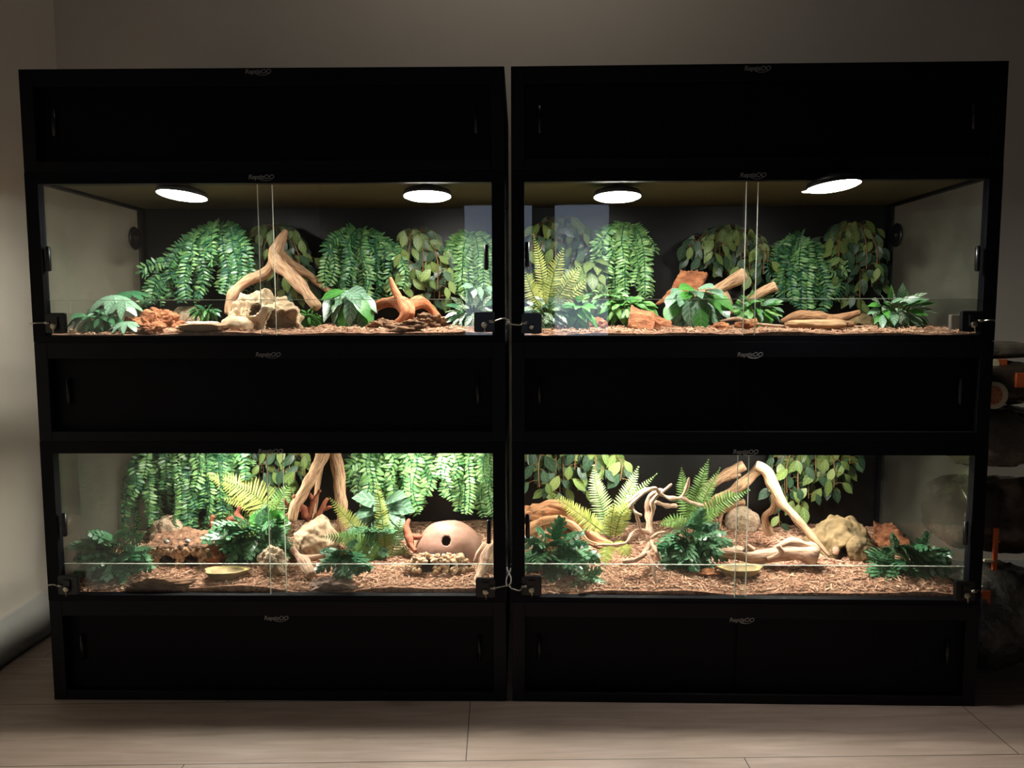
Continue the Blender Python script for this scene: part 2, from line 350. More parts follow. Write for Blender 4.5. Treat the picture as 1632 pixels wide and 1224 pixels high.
def cabinet(side, z0, z1, lx, ly, label, hz):
    b = empty('cabinet', ORI[side][0]+Vector((0, 0, z0)), label, 'cabinet', 'black cabinets stacked with the tanks', ORI[side][1], True)
    h = z1-z0-.0004; R = .034
    m = MB().box((0, .018, 0), (.018, CD, h)).box((CW-.018, .018, 0), (CW, CD, h)).box((.018, .03, 0), (CW-.018, CD, .016)).box((.018, .03, h-.016), (CW-.018, CD, h)).box((.018, CD-.012, .016), (CW-.018, CD, h-.016))
    m.build('body', M['black'], b, False)
    f = MB().box((0, 0, 0), (R, .018, h)).box((CW-R, 0, 0), (CW, .018, h)).box((R, 0, 0), (CW-R, .018, .026)).box((R, 0, h-.042), (CW-R, .018, h))
    f.build('front_frame', M['blackrail'], b, False, .0015)
    for i, (a, c) in enumerate(((R-.004, CW/2+.012), (CW/2-.012, CW-R+.004))):
        d = MB().box((a, .020 if i else .026, .018), (c, .025 if i else .031, h-.034)).build('sliding_door', M['black'], b, False)
        hx = CW-R-.038 if i else R+.038
        y = .020 if i else .026
        q = MB().tube([(hx, y-.007, h*.5-.034), (hx, y-.007, h*.5+.034)], .0055, 10); q.box((hx-.004, y-.007, h*.5-.03), (hx+.004, y, h*.5-.022)); q.box((hx-.004, y-.007, h*.5+.022), (hx+.004, y, h*.5+.03))
        q.build('door_handle', M['blackpl'], d)
    # logo in local frame of the cabinet
    tmp = empty('tmp', (0, 0, 0)); bpy.data.objects.remove(tmp)
    logo_local(b, side, lx, ly, z0)
    return b
def logo_local(b, side, lx, ly, z0):
    c0 = len(bpy.data.objects); b['_local'] = 1; logo(b, side, lx, ly, -.0006)
    for ch in b.children:
        if ch.name.startswith('logo'):
            ch.data.transform(Matrix.Translation((0, 0, -z0)))
            for g in ch.children: g.data.transform(Matrix.Translation((0, 0, -z0))); g.matrix_parent_inverse = Matrix.Identity(4)
def tank(side, z0, z1, s0, s1, lx, ly, label, vpx, vpy, handles, splits):
    """s0,s1 opening heights"""
    b = empty('glass_terrarium', ORI[side][0]+Vector((0, 0, z0)), label, 'terrarium', 'glass fronted terrariums', ORI[side][1], True)
    h = z1-z0-.0004; a, c = s0-z0, s1-z0; R = .033
    m = MB().box((0, 0, 0), (R, .026, h)).box((CW-R, 0, 0), (CW, .026, h)).box((R, 0, 0), (CW-R, .026, a)).box((R, 0, c), (CW-R, .026, h))
    for x in (0, CW-.018): m.box((x, CD-.035, 0), (x+.018, CD-.012, h)).box((x, .026, 0), (x+.018, CD-.035, .02)).box((x, .026, h-.022), (x+.018, CD-.035, h))
    m.build('frame', M['black'], b, False)
    MB().box((0.0, CD-.0118, 0), (CW, CD, h)).build('back_panel', M['blackback'], b, False)
    MB().box((.018, .026, 0.001), (CW-.018, CD-.012, .006)).build('bottom_panel', M['black'], b, False)
    MB().box((.018, .026, h-.014), (CW-.018, CD-.012, h-.008)).build('screen_top', M['mesh'], b, False)
    for x in (.006, CW-.010):
        MB().box((x, .026, .02), (x+.004, CD-.035, h-.022)).build('side_glass', M['sideglass'], b, False)
    # sliding doors: local x of the two bright pane edges
    xa, xb = splits
    for i, (x0, x1, y) in enumerate(((R-.003, xb, .0165), (xa, CW-R+.003, .0085))):
        d = MB().box((x0, y, a-.004), (x1, y+.004, c+.004)).build('sliding_glass_door', M['glass'], b, False)
        ex = x1 if i == 0 else x0
        MB().box((ex-.0006, y-.0003, a), (ex+.0006, y+.0043, c-.002)).build('glass_edge', M['edge'], d, False)
        hx, hy = handles[i]; p = pixloc(side, hx, hy, 0)
        q = MB(); q.tube([(p.x, y-.006, p.z-z0-.032), (p.x, y-.006, p.z-z0-.03), (p.x, y-.006, p.z-z0+.03), (p.x, y-.006, p.z-z0+.032)], [.003, .0058, .0058, .003], 10)
        q.box((p.x-.004, y-.006, p.z-z0-.028), (p.x+.004, y, p.z-z0+.028)); q.build('door_handle', M['blackpl'], d)
    # litter dam glass behind the doors, its upper edge a pale strip coloured as if catching light
    dz = pixloc(side, 450 if side == 'left' else 1200, {'left': 478, 'right': 477}[side] if z0 > .5 else {'left': 899, 'right': 901}[side], .024).z-z0
    d = MB().box((.02, .0225, .008), (CW-.02, .0255, dz)).build('litter_dam', M['glass'], b, False)
    MB().box((.02, .0222, dz), (CW-.02, .0258, dz+.0014)).build('glass_edge', M['edge'], d, False)
    # round vent on the side glass
    if vpx:
        sx = .0105 if side == 'left' else CW-.0105; sg = 1 if side == 'left' else -1
        # intersect ray with local plane x = sx
        d_ = _f + _r*((vpx-816)/FPX) + _u*((612-vpy)/FPX); o, an = ORI[side]; nrm = Vector((math.cos(an), math.sin(an), 0)); t = (loc2w(side, sx, 0, 0)-CAM).dot(nrm)/d_.dot(nrm); q = w2loc(side, CAM+d_*t)
        vy = min(q.y, CD-.085)
        v = MB(); v.lathe([(.036, 0), (.038, .004*sg), (.032, .010*sg), (.03, .006*sg), (.012, .007*sg), (.010, .012*sg), (.003, .013*sg)], (sx, vy, q.z-z0), 28, 'x'); v.build('vent', M['blackpl'], b)
    logo_local(b, side, lx, ly, z0)
    return b
Z = [0, .276, .705, .964, 1.396, 1.649]
cabinet('left', Z[0], Z[1], 440, 985, 'low black cabinet on the floor under the lower left terrarium', 0)
cabinet('right', Z[0], Z[1], 1182, 988, 'low black cabinet on the floor under the lower right terrarium', 0)
cabinet('left', Z[2], Z[3], 427, 565, 'black cabinet between the two left-hand terrariums', 0)
cabinet('right', Z[2], Z[3], 1195, 565, 'black cabinet between the two right-hand terrariums', 0)
cabinet('left', Z[4], Z[5], 411, 114, 'black cabinet on top of the left stack', 0)
cabinet('right', Z[4], Z[5], 1207, 109, 'black cabinet on top of the right stack', 0)
def lx_(side, px, py): return pixloc(side, px, py, 0).x
tank('left', Z[3], Z[4], .980, 1.366, 416, 282, 'upper left terrarium with a forked driftwood branch and hanging vines', 224, 382, [(73, 412), (775, 410)], (lx_('left', 411, 400), lx_('left', 433, 400)))
tank('right', Z[3], Z[4], .978, 1.366, 1200, 279, 'upper right terrarium with cork bark and a yellow-green fern', 1415, 378, [(840, 405), (1559, 412)], (lx_('right', 1189, 400), lx_('right', 1209, 400)))
tank('left', Z[1], Z[2], .291, .673, 431, 719, 'lower left terrarium with a pebble hut and a gourd hide', 236, 733, [(99, 838), (779, 848)], (lx_('left', 425, 800), lx_('left', 449, 800)))
tank('right', Z[1], Z[2], .288, .670, 1188, 720, 'lower right terrarium with twisted spider wood and an ochre rock cave', None, None, [(841, 840), (1540, 850)], (lx_('right', 1176, 800), lx_('right', 1195, 800)))

# ------------------------------------------------------------------ lamps
def lamp(side, x, y, z, tilt, tiltx, label, grp, lens='lens'):
    p = loc2w(side, x, y, z); b = empty('dome_lamp', p, label, 'lamp', grp)
    b.matrix_basis = Matrix.Translation(p) @ Matrix.Rotation(tilt, 4, 'Y') @ Matrix.Rotation(tiltx, 4, 'X'); b['_local'] = 1
    MB().lathe([(.0645, -.0), (.067, .002), (.062, .014), (.04, .022), (.02, .024)], (0, 0, 0), 40).build('shade', M['reflector'], b)
    MB().lathe([(.040, -.0052), (.055, -.0036), (.0625, -.0004), (.0625, .0006)], (0, 0, 0), 40).build('lens', M[lens], b, False)
    MB().lathe([(.018, .024), (.018, .030), (.006, .031)], (0, 0, 0), 16).build('mount', M['reflector'], b)
for px, py, tl, tx, lb in ((290, 312, .09, .05, 'lit round lamp in the upper left terrarium, nearer its left end'), (681, 313, 0, .05, 'lit round lamp in the upper left terrarium, nearer the middle of the stacks'),
                       (984, 314, 0, .05, 'lit round lamp in the upper right terrarium, above the hanging fern vine'), (1329, 297, -.09, .05, 'lit tilted round lamp in the upper right terrarium, nearer the right end')):
    side = 'left' if px < 800 else 'right'
    d = _f + _r*((px-816)/FPX) + _u*((612-py)/FPX); zt = Z[4]-.048; q = CAM+d*((zt-CAM.z)/d.z); l = w2loc(side, q)
    lamp(side, l.x, l.y, zt, tl, -.085, lb, 'lit lamps of the upper terrariums')
for side, x, y, lb in (('left', .42, .215, 'lit lamp hidden under the ceiling of the lower left terrarium, left one'), ('left', .98, .215, 'lit lamp hidden under the ceiling of the lower left terrarium, right one'),
                 ('right', .30, .215, 'lit lamp hidden under the ceiling of the lower right terrarium, left one'), ('right', .80, .215, 'lit lamp hidden under the ceiling of the lower right terrarium, right one')):
    lamp(side, x, y, Z[2]-.046, 0, 0, lb, 'lamps of the lower terrariums', 'lens2')

# ------------------------------------------------------------------ mulch beds
TK = {'TL': ('left', Z[3], .992), 'TR': ('right', Z[3], .990), 'BL': ('left', Z[1], .312), 'BR': ('right', Z[1], .306)}
def ground(t, p):
    """height of the mulch at world point p"""
    side, z0, g = TK[t]; l = w2loc(side, p); u = l.y/CD; sd = {'TL': 1, 'TR': 2, 'BL': 3, 'BR': 4}[t]
    amp = .006 if t[0] == 'T' else .011
    z = g + amp*noise.noise(Vector((l.x*5+sd*9, l.y*6, 0)))*1.6 + .002*noise.noise(Vector((l.x*40, l.y*40, sd)))
    z += (-.010 if t[0] == 'T' else -.018)*max(0, 1-l.y/.10) + (.0 if t[0] == 'T' else .022)*u
    if t[0] == 'B': z += .006*math.sin(l.x*11+sd)*max(0, 1-l.y/.16)
    if t == 'BR': z += .03*max(0, 1-abs(l.x-.62)/.3)*max(0, (u-.35))
    return z
def onground(t, px, Y, sink=0.):
    p = at(px, 515 if t[0] == 'T' else 890, Y); p.z = ground(t, p)-sink; return p
def mulch(t, n, label):
    side, z0, g = TK[t]; nx, ny = 150, 60; m = MB(); x0, x1, y0, y1 = .020, CW-.020, .027, CD-.014; ks = {}
    for j in range(ny+1):
        for i in range(nx+1):
            x = x0+(x1-x0)*i/nx; y = y0+(y1-y0)*j/ny; p = loc2w(side, x, y, 0); p.z = ground(t, p)
            ks[i, j] = m.add([p])
    for j in range(ny):
        for i in range(nx): m.face([ks[i, j], ks[i+1, j], ks[i+1, j+1], ks[i, j+1]], None, 0)
    bt = {}
    for i in range(nx+1):
        for j in (0, ny):
            p = loc2w(side, x0+(x1-x0)*i/nx, y0 if j == 0 else y1, z0+.008); bt[i, j] = m.add([p])
    for i in range(nx):
        m.face([ks[i, 0], bt[i, 0], bt[i+1, 0], ks[i+1, 0]], None, 0); m.face([bt[i, ny], ks[i, ny], ks[i+1, ny], bt[i+1, ny]], None, 0)
    for i, r in ((0, 1), (nx, -1)):
        k = [ks[i, j] for j in range(ny+1)]+[bt[i, ny], bt[i, 0]]; m.face(k[::r], None, 0)
    m.face([bt[0, 0], bt[0, ny], bt[nx, ny], bt[nx, 0]], None, 0)
    for q in range(n):
        p = loc2w(side, rnd.uniform(x0+.012, x1-.012), y0+.012+(y1-y0-.024)*rnd.random()**1.2, 0); p.z = ground(t, p)+rnd.uniform(0, .004)
        L = rnd.uniform(.009, .028); W = rnd.uniform(.0022, .0055); T = rnd.uniform(.001, .002); a = rnd.uniform(0, PI); e = rnd.uniform(-.35, .45)
        d = Vector((math.cos(a)*math.cos(e), math.sin(a)*math.cos(e), math.sin(e))); s = Vector((-math.sin(a), math.cos(a), 0)); s = (s+rv(.4)).normalized(); u = d.cross(s).normalized()
        k = m.add([p-d*L*.5-s*W*.5, p-d*L*.5+s*W*.5, p+d*L*.5+s*W*.3, p+d*L*.5-s*W*.3, p-d*L*.45+u*T, p+d*L*.45+u*T])
        for f in ((0, 1, 4), (2, 3, 5), (0, 4, 5, 3), (1, 2, 5, 4), (0, 3, 2, 1)): m.face([k+i for i in f], None, 1)
    o = m.build('wood_mulch', [M['mulch'], M['chip']], None, False); tag(o, label, 'mulch', None, 'stuff')
mulch('TL', 3500, 'red-brown wood mulch covering the floor of the upper left terrarium')
mulch('TR', 3500, 'red-brown wood mulch covering the floor of the upper right terrarium')
mulch('BL', 8000, 'red-brown wood mulch covering the floor of the lower left terrarium')
mulch('BR', 8000, 'red-brown wood mulch covering the floor of the lower right terrarium')
# ------------------------------------------------------------------ plants
def fern_vine(label, hi, lo, Y0, Y1, n, m='vine', leaf=.021, base=None, mixm='vine2', bright=.35, spread=.55, sway=None, cat='hanging vine'):
    """hanging fern-like vine bush: hi / lo are upper and lower outlines [(px, py)]"""
    x0, x1 = lo[0][0], lo[-1][0]; cx = base[0] if base else (x0+x1)/2
    top = at(cx, base[1] if base else interp(hi, cx), Y0)
    b = empty('fern_vine', top, label, cat, 'hanging fern-like vines')
    st = MB(); A = MB(); B = MB()
    for i in range(n):
        xe = x0+(x1-x0)*(i+rnd.random())/n; xs = cx+(xe-cx)*spread*rnd.uniform(.6, 1.1)
        ys = interp(hi, xs)+rnd.uniform(0, 8); ye = interp(lo, xe); ln = rnd.choice((1, .96, .9, .75, .55, .4)); ye = ys+(ye-ys)*ln
        f = rnd.random(); Ye = Y0+(Y1-Y0)*(.3+.7*f)
        P = [(top, 1), (at(xs, ys, Y0+(Ye-Y0)*.35), 1), (at(xs+(xe-xs)*.75, ys+(ye-ys)*.3+rnd.uniform(-4, 4), Y0+(Ye-Y0)*.9), 1), (at(xs+(xe-xs)*.95+rnd.uniform(-12, 12), ys+(ye-ys)*.66, Ye), 1), (at(xe, ye, Ye+rnd.uniform(-.01, .01)), 1)]
        pts, _ = smooth_path(P, 8); st.tube(pts, .0012, 4, cap=False)
        L = 0; nxt = .03; k = 0; tgt = B if rnd.random() < bright else A; tot = sum((q-p).length for p, q in zip(pts, pts[1:]))
        roll = rnd.uniform(-1.3, 1.3)
        for p, q in zip(pts, pts[1:]):
            seg = (q-p).length; t = (q-p).normalized()
            while nxt <= L+seg:
                c = p+t*(nxt-L); face = (Vector((roll, -1, .35))+rv(.25)).normalized(); s = t.cross(face).normalized(); tip = min(1, (tot-nxt)/.03+.45)
                for sg in (-1, 1):
                    d = (s*sg+t*rnd.uniform(.15, .5)+rv(.15)).normalized(); l = leaf*rnd.uniform(.8, 1.15)*tip
                    tgt.leaf(c, d, face+s*sg*.2, l, l*.36, oval, 3, rnd.uniform(.0, .7), .12)
                nxt += leaf*.47; k += 1
            L += seg
    st.build('stems', M['stemteal'], b); A.build('leaves', M[m], b)
    if B.v: B.build('bright_leaves', M[mixm], b)['label'] = 'brighter green leaflets'
    return b
def ficus_vine(label, hi, lo, Y0, Y1, n, leaf=.047, lite=.35, base=None, nl=None, group='hanging broad-leaved vines', cat='hanging vine'):
    x0, x1 = lo[0][0], lo[-1][0]; cx = base[0] if base else (x0+x1)/2; top = at(cx, base[1] if base else interp(hi, cx), Y0)
    b = empty('leafy_vine', top, label, cat, group); st = MB(); A = MB(); B = MB()
    n = int(n*2.7); ns = max(8, n//12); per = n//ns
    for i in range(ns):
        xe = x0+(x1-x0)*(i+rnd.random())/ns; xs = cx+(xe-cx)*.6; ys = interp(hi, xs)+rnd.uniform(0, 8); ye = interp(lo, xe)-12; ye = ys+(ye-ys)*rnd.choice((1, .95, .8, .6)); Ye = Y0+(Y1-Y0)*rnd.random()
        pts, _ = smooth_path([(top, 1), (at(xs, ys, Y0+(Ye-Y0)*.4), 1), (at(xe, ys+(ye-ys)*.45, Ye), 1), (at(xe, ye, Ye), 1)], 6); st.tube(pts, .0016, 5, cap=False)
        for k in range(per):
            j = int((k+.6)/per*(len(pts)-2))+1; c = pts[j]; fr = rnd.random() < lite
            sg = 1 if k % 2 else -1
            off = Vector((sg*rnd.uniform(.004, .032), rnd.uniform(-.03, .0) if fr else rnd.uniform(-.01, .015), rnd.uniform(-.01, .01))); p = c+off
            st.tube([c, c+off*.6+Vector((0, 0, .003)), p], .0008, 4, cap=False)
            d = Vector((sg*rnd.uniform(.05, .8), rnd.uniform(-.35, .1), -rnd.uniform(.5, 1.1))); nn = Vector((rnd.uniform(-.5, .5), -1, rnd.uniform(.1, .8))); l = leaf*rnd.uniform(.75, 1.15)
            (B if fr else A).leaf(p, d, nn, l, l*.56, ficus, 6, rnd.uniform(.05, .4), .14)
    st.build('stems', M['stembrown'], b); A.build('leaves', M['ficd'], b)
    if B.v: B.build('young_leaves', M['ficl'], b)['label'] = 'pale yellow-green leaves'
    return b
def frond(mb, st, pts, wid, sp=4.2, face=None, droop=.06):
    """pts [(px,py,Y)], wid = longest leaflet in px"""
    V = [(at(*p), 1) for p in pts]; P, _ = smooth_path(V, 10); Y = pts[len(pts)//2][2]; s = mpp(Y); tot = sum((q-p).length for p, q in zip(P, P[1:]))
    st.tube(P, [.0016*(1-.6*i/len(P)) for i in range(len(P))], 5, cap=False)
    face = face or Vector((rnd.uniform(-.25, .25), -1, .45)); L = 0; nxt = tot*.06; step = sp*s
    for p, q in zip(P, P[1:]):
        seg = (q-p).length; t = (q-p).normalized()
        while nxt <= L+seg:
            c = p+t*(nxt-L); u = nxt/tot; ln = wid*s*min(1, .45+u*2.2)*max(.12, (1-u**2.6)); sd = t.cross(face).normalized()
            for sg in (-1, 1):
                d = sd*sg+t*(.28+.3*u)-Vector((0, 0, droop))+rv(.06)
                mb.leaf(c, d, face+sd*sg*.15+rv(.1), ln*rnd.uniform(.92, 1.08), min(ln*.34+.0012, .0082), lance, 3, rnd.uniform(.0, .25), .1)
            nxt += step
        L += seg
def fern(label, base, groups, cat='fern', group='artificial ferns'):
    b = empty('sword_fern', base, label, cat, group)
    for mname, frs in groups:
        lf = MB(); st = MB()
        for pts, wid in frs: frond(lf, st, pts, wid)
        o = lf.build('fronds', M[mname], b); st.build('stems', M['stemgreen'], b)
        if len(groups) > 1: o['label'] = {'fernY': 'yellow-green fronds', 'fernG': 'green fronds', 'fernP': 'pale green fronds'}[mname]
    return b
def monstera_leaf(mb, st, base, p, d, n, L, lobes=5):
    """split leaf: heart body, fingers to both sides"""
    d = d.normalized(); sd = d.cross(n).normalized(); n = sd.cross(d).normalized()
    st.tube([base, (base+p)*.5+Vector((0, 0, .008)), p], .0013, 5, cap=False)
    mb.leaf(p, d, n, L, L*.42, heart, 6, .25, .12)
    for k in range(lobes):
        t = .04+.80*k/(lobes-1); ll = L*.50*(1-.55*max(0, t-.25)/.75); w = L*.19
        c = p+d*(L*t*.92)-n*(.25*L*t*t)
        for sg in (-1, 1):
            dd = sd*sg*(1-.1*k)+d*(-.15+.75*t+.12*k)
            mb.leaf(c+n*.0004*sg, dd, n+sd*sg*.25, ll*rnd.uniform(.9, 1.05), w, lambda u: (.75+.5*u)*(1-u**4)**.5 if u < 1 else 0, 4, .35, .05)
def monstera(label, c, rx, ry, Y, dY, n, size, mats=('mon',), cat='artificial plant', base=None, group='artificial split-leaf plants', gt=None):
    """c centre px, rx ry radii px"""
    bp = base or at(c[0], c[1]+ry*.9, Y)
    if gt: bp.z = ground(gt, bp)
    n = int(n*1.7); b = empty('split_leaf_plant', bp, label, cat, group); mbs = [MB() for _ in mats]; st = MB()
    for i in range(n):
        a = 2*PI*(i+rnd.uniform(-.3, .3))/n*2.4; r = ((i+.5)/n)**.55*.78
        px, py = c[0]+math.cos(a)*rx*r, c[1]+math.sin(a)*ry*r; yy = Y-dY*math.sqrt(max(0, 1-r*r))*rnd.uniform(.5, 1)
        p = at(px, py, yy); out = Vector((math.cos(a)*r*1.2, -.45-.3*rnd.random(), -math.sin(a)*r*.9+.0))
        nn = Vector((math.cos(a)*r*.6, -.8, .75-.3*math.sin(a)*r))+rv(.25); L = size*mpp(yy)*rnd.uniform(.75, 1.1)
        monstera_leaf(mbs[i % len(mats)], st, bp+Vector((0, 0, .004)), p-out.normalized()*L*.25, out+rv(.2), nn, L)
    for m_, k in zip(mbs, mats): m_.build('leaves', M[k], b)
    st.build('stems', M['stemgreen'], b); return b
def bush(label, c, rx, ry, Y, dY, n, size, m='silver', prof=ficus, asp=.62, cat='artificial plant', group='artificial leafy plants', gt=None, name='leafy_plant', down=.35, mats=None):
    bp = at(c[0], c[1]+ry*.9, Y)
    if gt: bp.z = ground(gt, bp)
    mats = mats or (m,); n = int(n*1.6); b = empty(name, bp, label, cat, group); mbs = [MB() for _ in mats]; st = MB()
    for i in range(n):
        a = 2*PI*(i+rnd.uniform(-.3, .3))/n*2.4; r = ((i+.5)/n)**.55*.8
        yy = Y-dY*math.sqrt(max(0, 1-r*r))*rnd.uniform(.4, 1); p = at(c[0]+math.cos(a)*rx*r, c[1]+math.sin(a)*ry*r, yy); L = size*mpp(yy)*rnd.uniform(.75, 1.12)
        out = Vector((math.cos(a)*r+.3*rnd.uniform(-1, 1), -.5, -math.sin(a)*r-down)); nn = Vector((math.cos(a)*.4, -.9, .7))+rv(.3)
        q = p-out.normalized()*L*.4
        st.tube([bp, (bp+q)*.5+Vector((0, 0, .01)), q], .0013, 5, cap=False)
        mbs[i % len(mats)].leaf(q, out, nn, L, L*asp, prof, 6, rnd.uniform(.1, .45), .15)
    for m_, k in zip(mbs, mats): m_.build('leaves', M[k], b)
    st.build('stems', M['stemgreen'], b); return b

# --- upper left
fern_vine('bushy fern-like vine spilling down to the left beside the round vent, upper left terrarium', [(225, 470), (262, 455), (292, 425), (300, 390), (320, 365), (350, 354), (385, 370), (405, 400)], [(222, 494), (262, 488), (300, 482), (340, 478), (375, 470), (402, 470)], .52, .34, 34, 'vine', base=(352, 358), spread=.7)
ficus_vine('broad-leaved vine hanging behind the forked driftwood branch', [(380, 392), (410, 364), (450, 362), (488, 385)], [(385, 470), (420, 492), (460, 496), (490, 478)], .54, .44, 70, lite=.35)
fern_vine('dense fern-like vine in the middle of the upper left back wall', [(512, 400), (530, 372), (560, 362), (600, 372), (632, 400)], [(508, 450), (535, 470), (580, 488), (620, 486), (645, 460)], .54, .42, 32)
ficus_vine('broad-leaved vine hanging under the right lamp of the upper left terrarium', [(625, 378), (655, 365), (690, 378), (710, 420)], [(630, 470), (655, 498), (690, 500), (712, 478)], .53, .42, 62, lite=.45)
fern_vine('pale fern-like vine behind the door handle, upper left terrarium', [(715, 395), (735, 372), (765, 374), (790, 392)], [(712, 455), (735, 480), (765, 492), (792, 492)], .53, .42, 26, 'vine2', bright=.5)
def palmate(label, c, spots, Y):
    bp = at(c[0], c[1], Y); bp.z = ground('TL', bp); b = empty('umbrella_plant', bp, label, 'artificial plant'); lf = MB(); dk = MB(); st = MB()
    for (px, py, r, yy, tl, g) in spots:
        p = at(px, py, yy); st.tube([bp, (bp+p)*.5+Vector((0, 0, .01)), p], .0016, 6); mbx = lf if g else dk
        for k in range(8):
            a = 2*PI*k/8+.2; d = Vector((math.cos(a), math.sin(a)*.9, tl+.25*math.sin(a*1.0))); l = r*mpp(yy)*rnd.uniform(.85, 1.1)
            mbx.leaf(p, d, Vector((0, -.5, 1)), l, l*.34, oval, 6, .35, .12)
    lf.build('leaves', M['silver'], b); dk.build('dark_leaves', M['mond'], b); st.build('stem', M['stembrown'], b)
palmate('umbrella-leaved plant at the left end of the upper left terrarium', (192, 526), [(178, 472, 40, .2, -.15, 1), (196, 480, 34, .14, -.3, 1), (160, 488, 36, .22, -.3, 0), (200, 514, 30, .09, -.1, 1), (206, 466, 32, .26, 0, 0)], .2)
bush('leafy clump coloured dark as in shade by the lower left lock of the upper left terrarium', (152, 512), 50, 22, .14, .05, 26, 26, gt='TL', mats=('mond',), group='artificial leafy plants', asp=.45)  # dark leaf colour stands for the shade on this clump
bush('silver-veined plant with drooping leaves right of the forked driftwood', (552, 487), 48, 38, .2, .08, 13, 44, gt='TL', asp=.55, mats=('silver', 'silver', 'green'), down=.7)
bush('low yellow-green tuft between the tan rock cave and the silver-veined plant', (490, 508), 26, 18, .22, .05, 26, 16, gt='TL', mats=('green',), asp=.3)
bush('variegated plant behind the padlock of the upper left terrarium', (752, 500), 48, 34, .2, .09, 30, 26, gt='TL', mats=('varieg', 'varieg', 'mond'), asp=.36, down=.1)
bush('grey-green leaves above the variegated plant, beside the left door handle', (762, 462), 28, 18, .3, .05, 8, 26, mats=('silver',), asp=.5)
bush('low green grassy clump behind the white-topped stone', (325, 497), 30, 12, .36, .04, 26, 16, gt='TL', mats=('green', 'mond'), asp=.3)
# --- upper right
ficus_vine('broad-leaved vine in the left corner of the upper right terrarium', [(838, 372), (865, 352), (905, 350), (940, 385)], [(838, 440), (870, 470), (910, 470), (962, 440)], .54, .44, 60, lite=.25)
fern('yellow-green fern near the left end of the upper right terrarium', onground('TR', 872, .3), [('fernY', [([(868, 492, .3), (864, 440, .3), (858, 405, .28), (850, 374, .26)], 15), ([(872, 492, .28), (882, 440, .26), (898, 395, .24)], 22), ([(862, 495, .26), (846, 460, .22), (836, 430, .2)], 20), ([(876, 495, .28), (905, 450, .25), (925, 425, .24)], 22), ([(880, 495, .28), (912, 470, .25), (940, 440, .24)], 14)]),
    ('fernP', [([(878, 495, .32), (900, 450, .33), (918, 425, .33)], 20), ([(870, 492, .34), (880, 455, .36), (884, 420, .36)], 18)])])
bush('pale broad leaves trailing between the yellow-green fern and the fern vine', (940, 440), 36, 46, .44, .05, 14, 28, mats=('ficl',), name='trailing_leaf_spray', down=.6)
fern_vine('bright fern-like vine under the left lamp of the upper right terrarium', [(948, 385), (965, 362), (1000, 356), (1025, 368), (1038, 410)], [(945, 425), (965, 470), (990, 492), (1020, 486), (1040, 470)], .52, .40, 36, 'vine2', bright=.5, base=(1000, 360))
bush('low fern-like growth at the foot of the bright fern vine', (965, 480), 50, 26, .36, .06, 70, 15, gt='TR', mats=('vine', 'vine2'), asp=.35)
bush('variegated plant behind the left padlock of the upper right terrarium', (870, 500), 46, 30, .18, .09, 34, 26, gt='TR', mats=('varieg', 'mond', 'varieg'), asp=.36, down=.1)
bush('plain green leaves right of the variegated plant, upper right terrarium', (922, 500), 26, 34, .16, .05, 12, 34, gt='TR', mats=('green',), down=.4, asp=.5)
ficus_vine('broad-leaved vine in the middle of the upper right back wall', [(1100, 392), (1130, 368), (1170, 362), (1215, 378), (1228, 410)], [(1100, 420), (1130, 440), (1170, 462), (1205, 470), (1230, 455)], .54, .46, 88, lite=.35)
fern_vine('rounded fern-like vine right of the sliding door edges, upper right terrarium', [(1232, 420), (1245, 388), (1270, 374), (1300, 390), (1338, 440)], [(1230, 440), (1250, 480), (1285, 500), (1320, 500), (1342, 470)], .52, .42, 34)
ficus_vine('broad-leaved vine beside the round vent of the upper right terrarium', [(1310, 380), (1345, 358), (1385, 362), (1408, 385)], [(1312, 430), (1340, 480), (1370, 500), (1404, 455)], .53, .44, 72, lite=.35)
bush('silver-veined plant in front of the cork bark, upper right terrarium', (1108, 484), 62, 42, .2, .1, 18, 42, gt='TR', asp=.62, mats=('silver', 'silver', 'green'), down=.55)
bush('green leafy clump in the middle of the upper right terrarium', (1205, 492), 48, 26, .28, .08, 40, 22, gt='TR', mats=('green', 'vine2', 'silver'), asp=.5, down=.1)
bush('low bright green leaves behind the fallen bark piece', (1000, 492), 55, 22, .34, .05, 40, 20, gt='TR', mats=('green', 'vine2'), asp=.5)
bush('prayer plant with pale-striped leaves at the right end of the upper right terrarium', (1432, 494), 58, 38, .2, .1, 34, 30, gt='TR', mats=('varieg', 'silver', 'green'), asp=.42, down=.1)
# --- lower left
fern_vine('large fern-like vine cascading down the left of the lower left terrarium', [(232, 722), (250, 700), (320, 690), (398, 700)], [(186, 864), (222, 858), (258, 850), (300, 852), (345, 850), (385, 770), (404, 758)], .54, .38, 64, 'vine', base=(320, 690), spread=.85)
fern_vine('fern-like vine hanging in the middle of the lower left terrarium', [(565, 735), (600, 700), (650, 700), (672, 720)], [(558, 780), (585, 815), (610, 830), (640, 800), (665, 826), (688, 775)], .52, .38, 40, 'vine2', bright=.5, base=(622, 690), spread=.75, leaf=.024)
fern_vine('fern-like vine hanging above the gourd hide', [(698, 730), (720, 700), (760, 696), (790, 700)], [(694, 760), (712, 800), (735, 822), (765, 826), (792, 838)], .52, .34, 36, 'vine2', bright=.45, base=(750, 690), spread=.8)
ficus_vine('broad-leaved vine left of the upright branches, lower left terrarium', [(375, 715), (430, 690), (480, 712)], [(378, 790), (420, 818), (460, 806), (486, 780)], .54, .44, 66, lite=.4, leaf=.05)
fern('broad bright fern frond left of the pane edges, lower left terrarium', onground('BL', 430, .36), [('fernY', [([(436, 850, .42), (418, 800, .41), (376, 774, .40), (328, 756, .39)], 34), ([(430, 850, .42), (420, 815, .41), (390, 800, .4), (350, 796, .39)], 22)]), ('fernG', [([(430, 850, .4), (380, 830, .42), (345, 815, .42)], 26), ([(434, 850, .4), (440, 810, .4), (462, 770, .4)], 26)])])
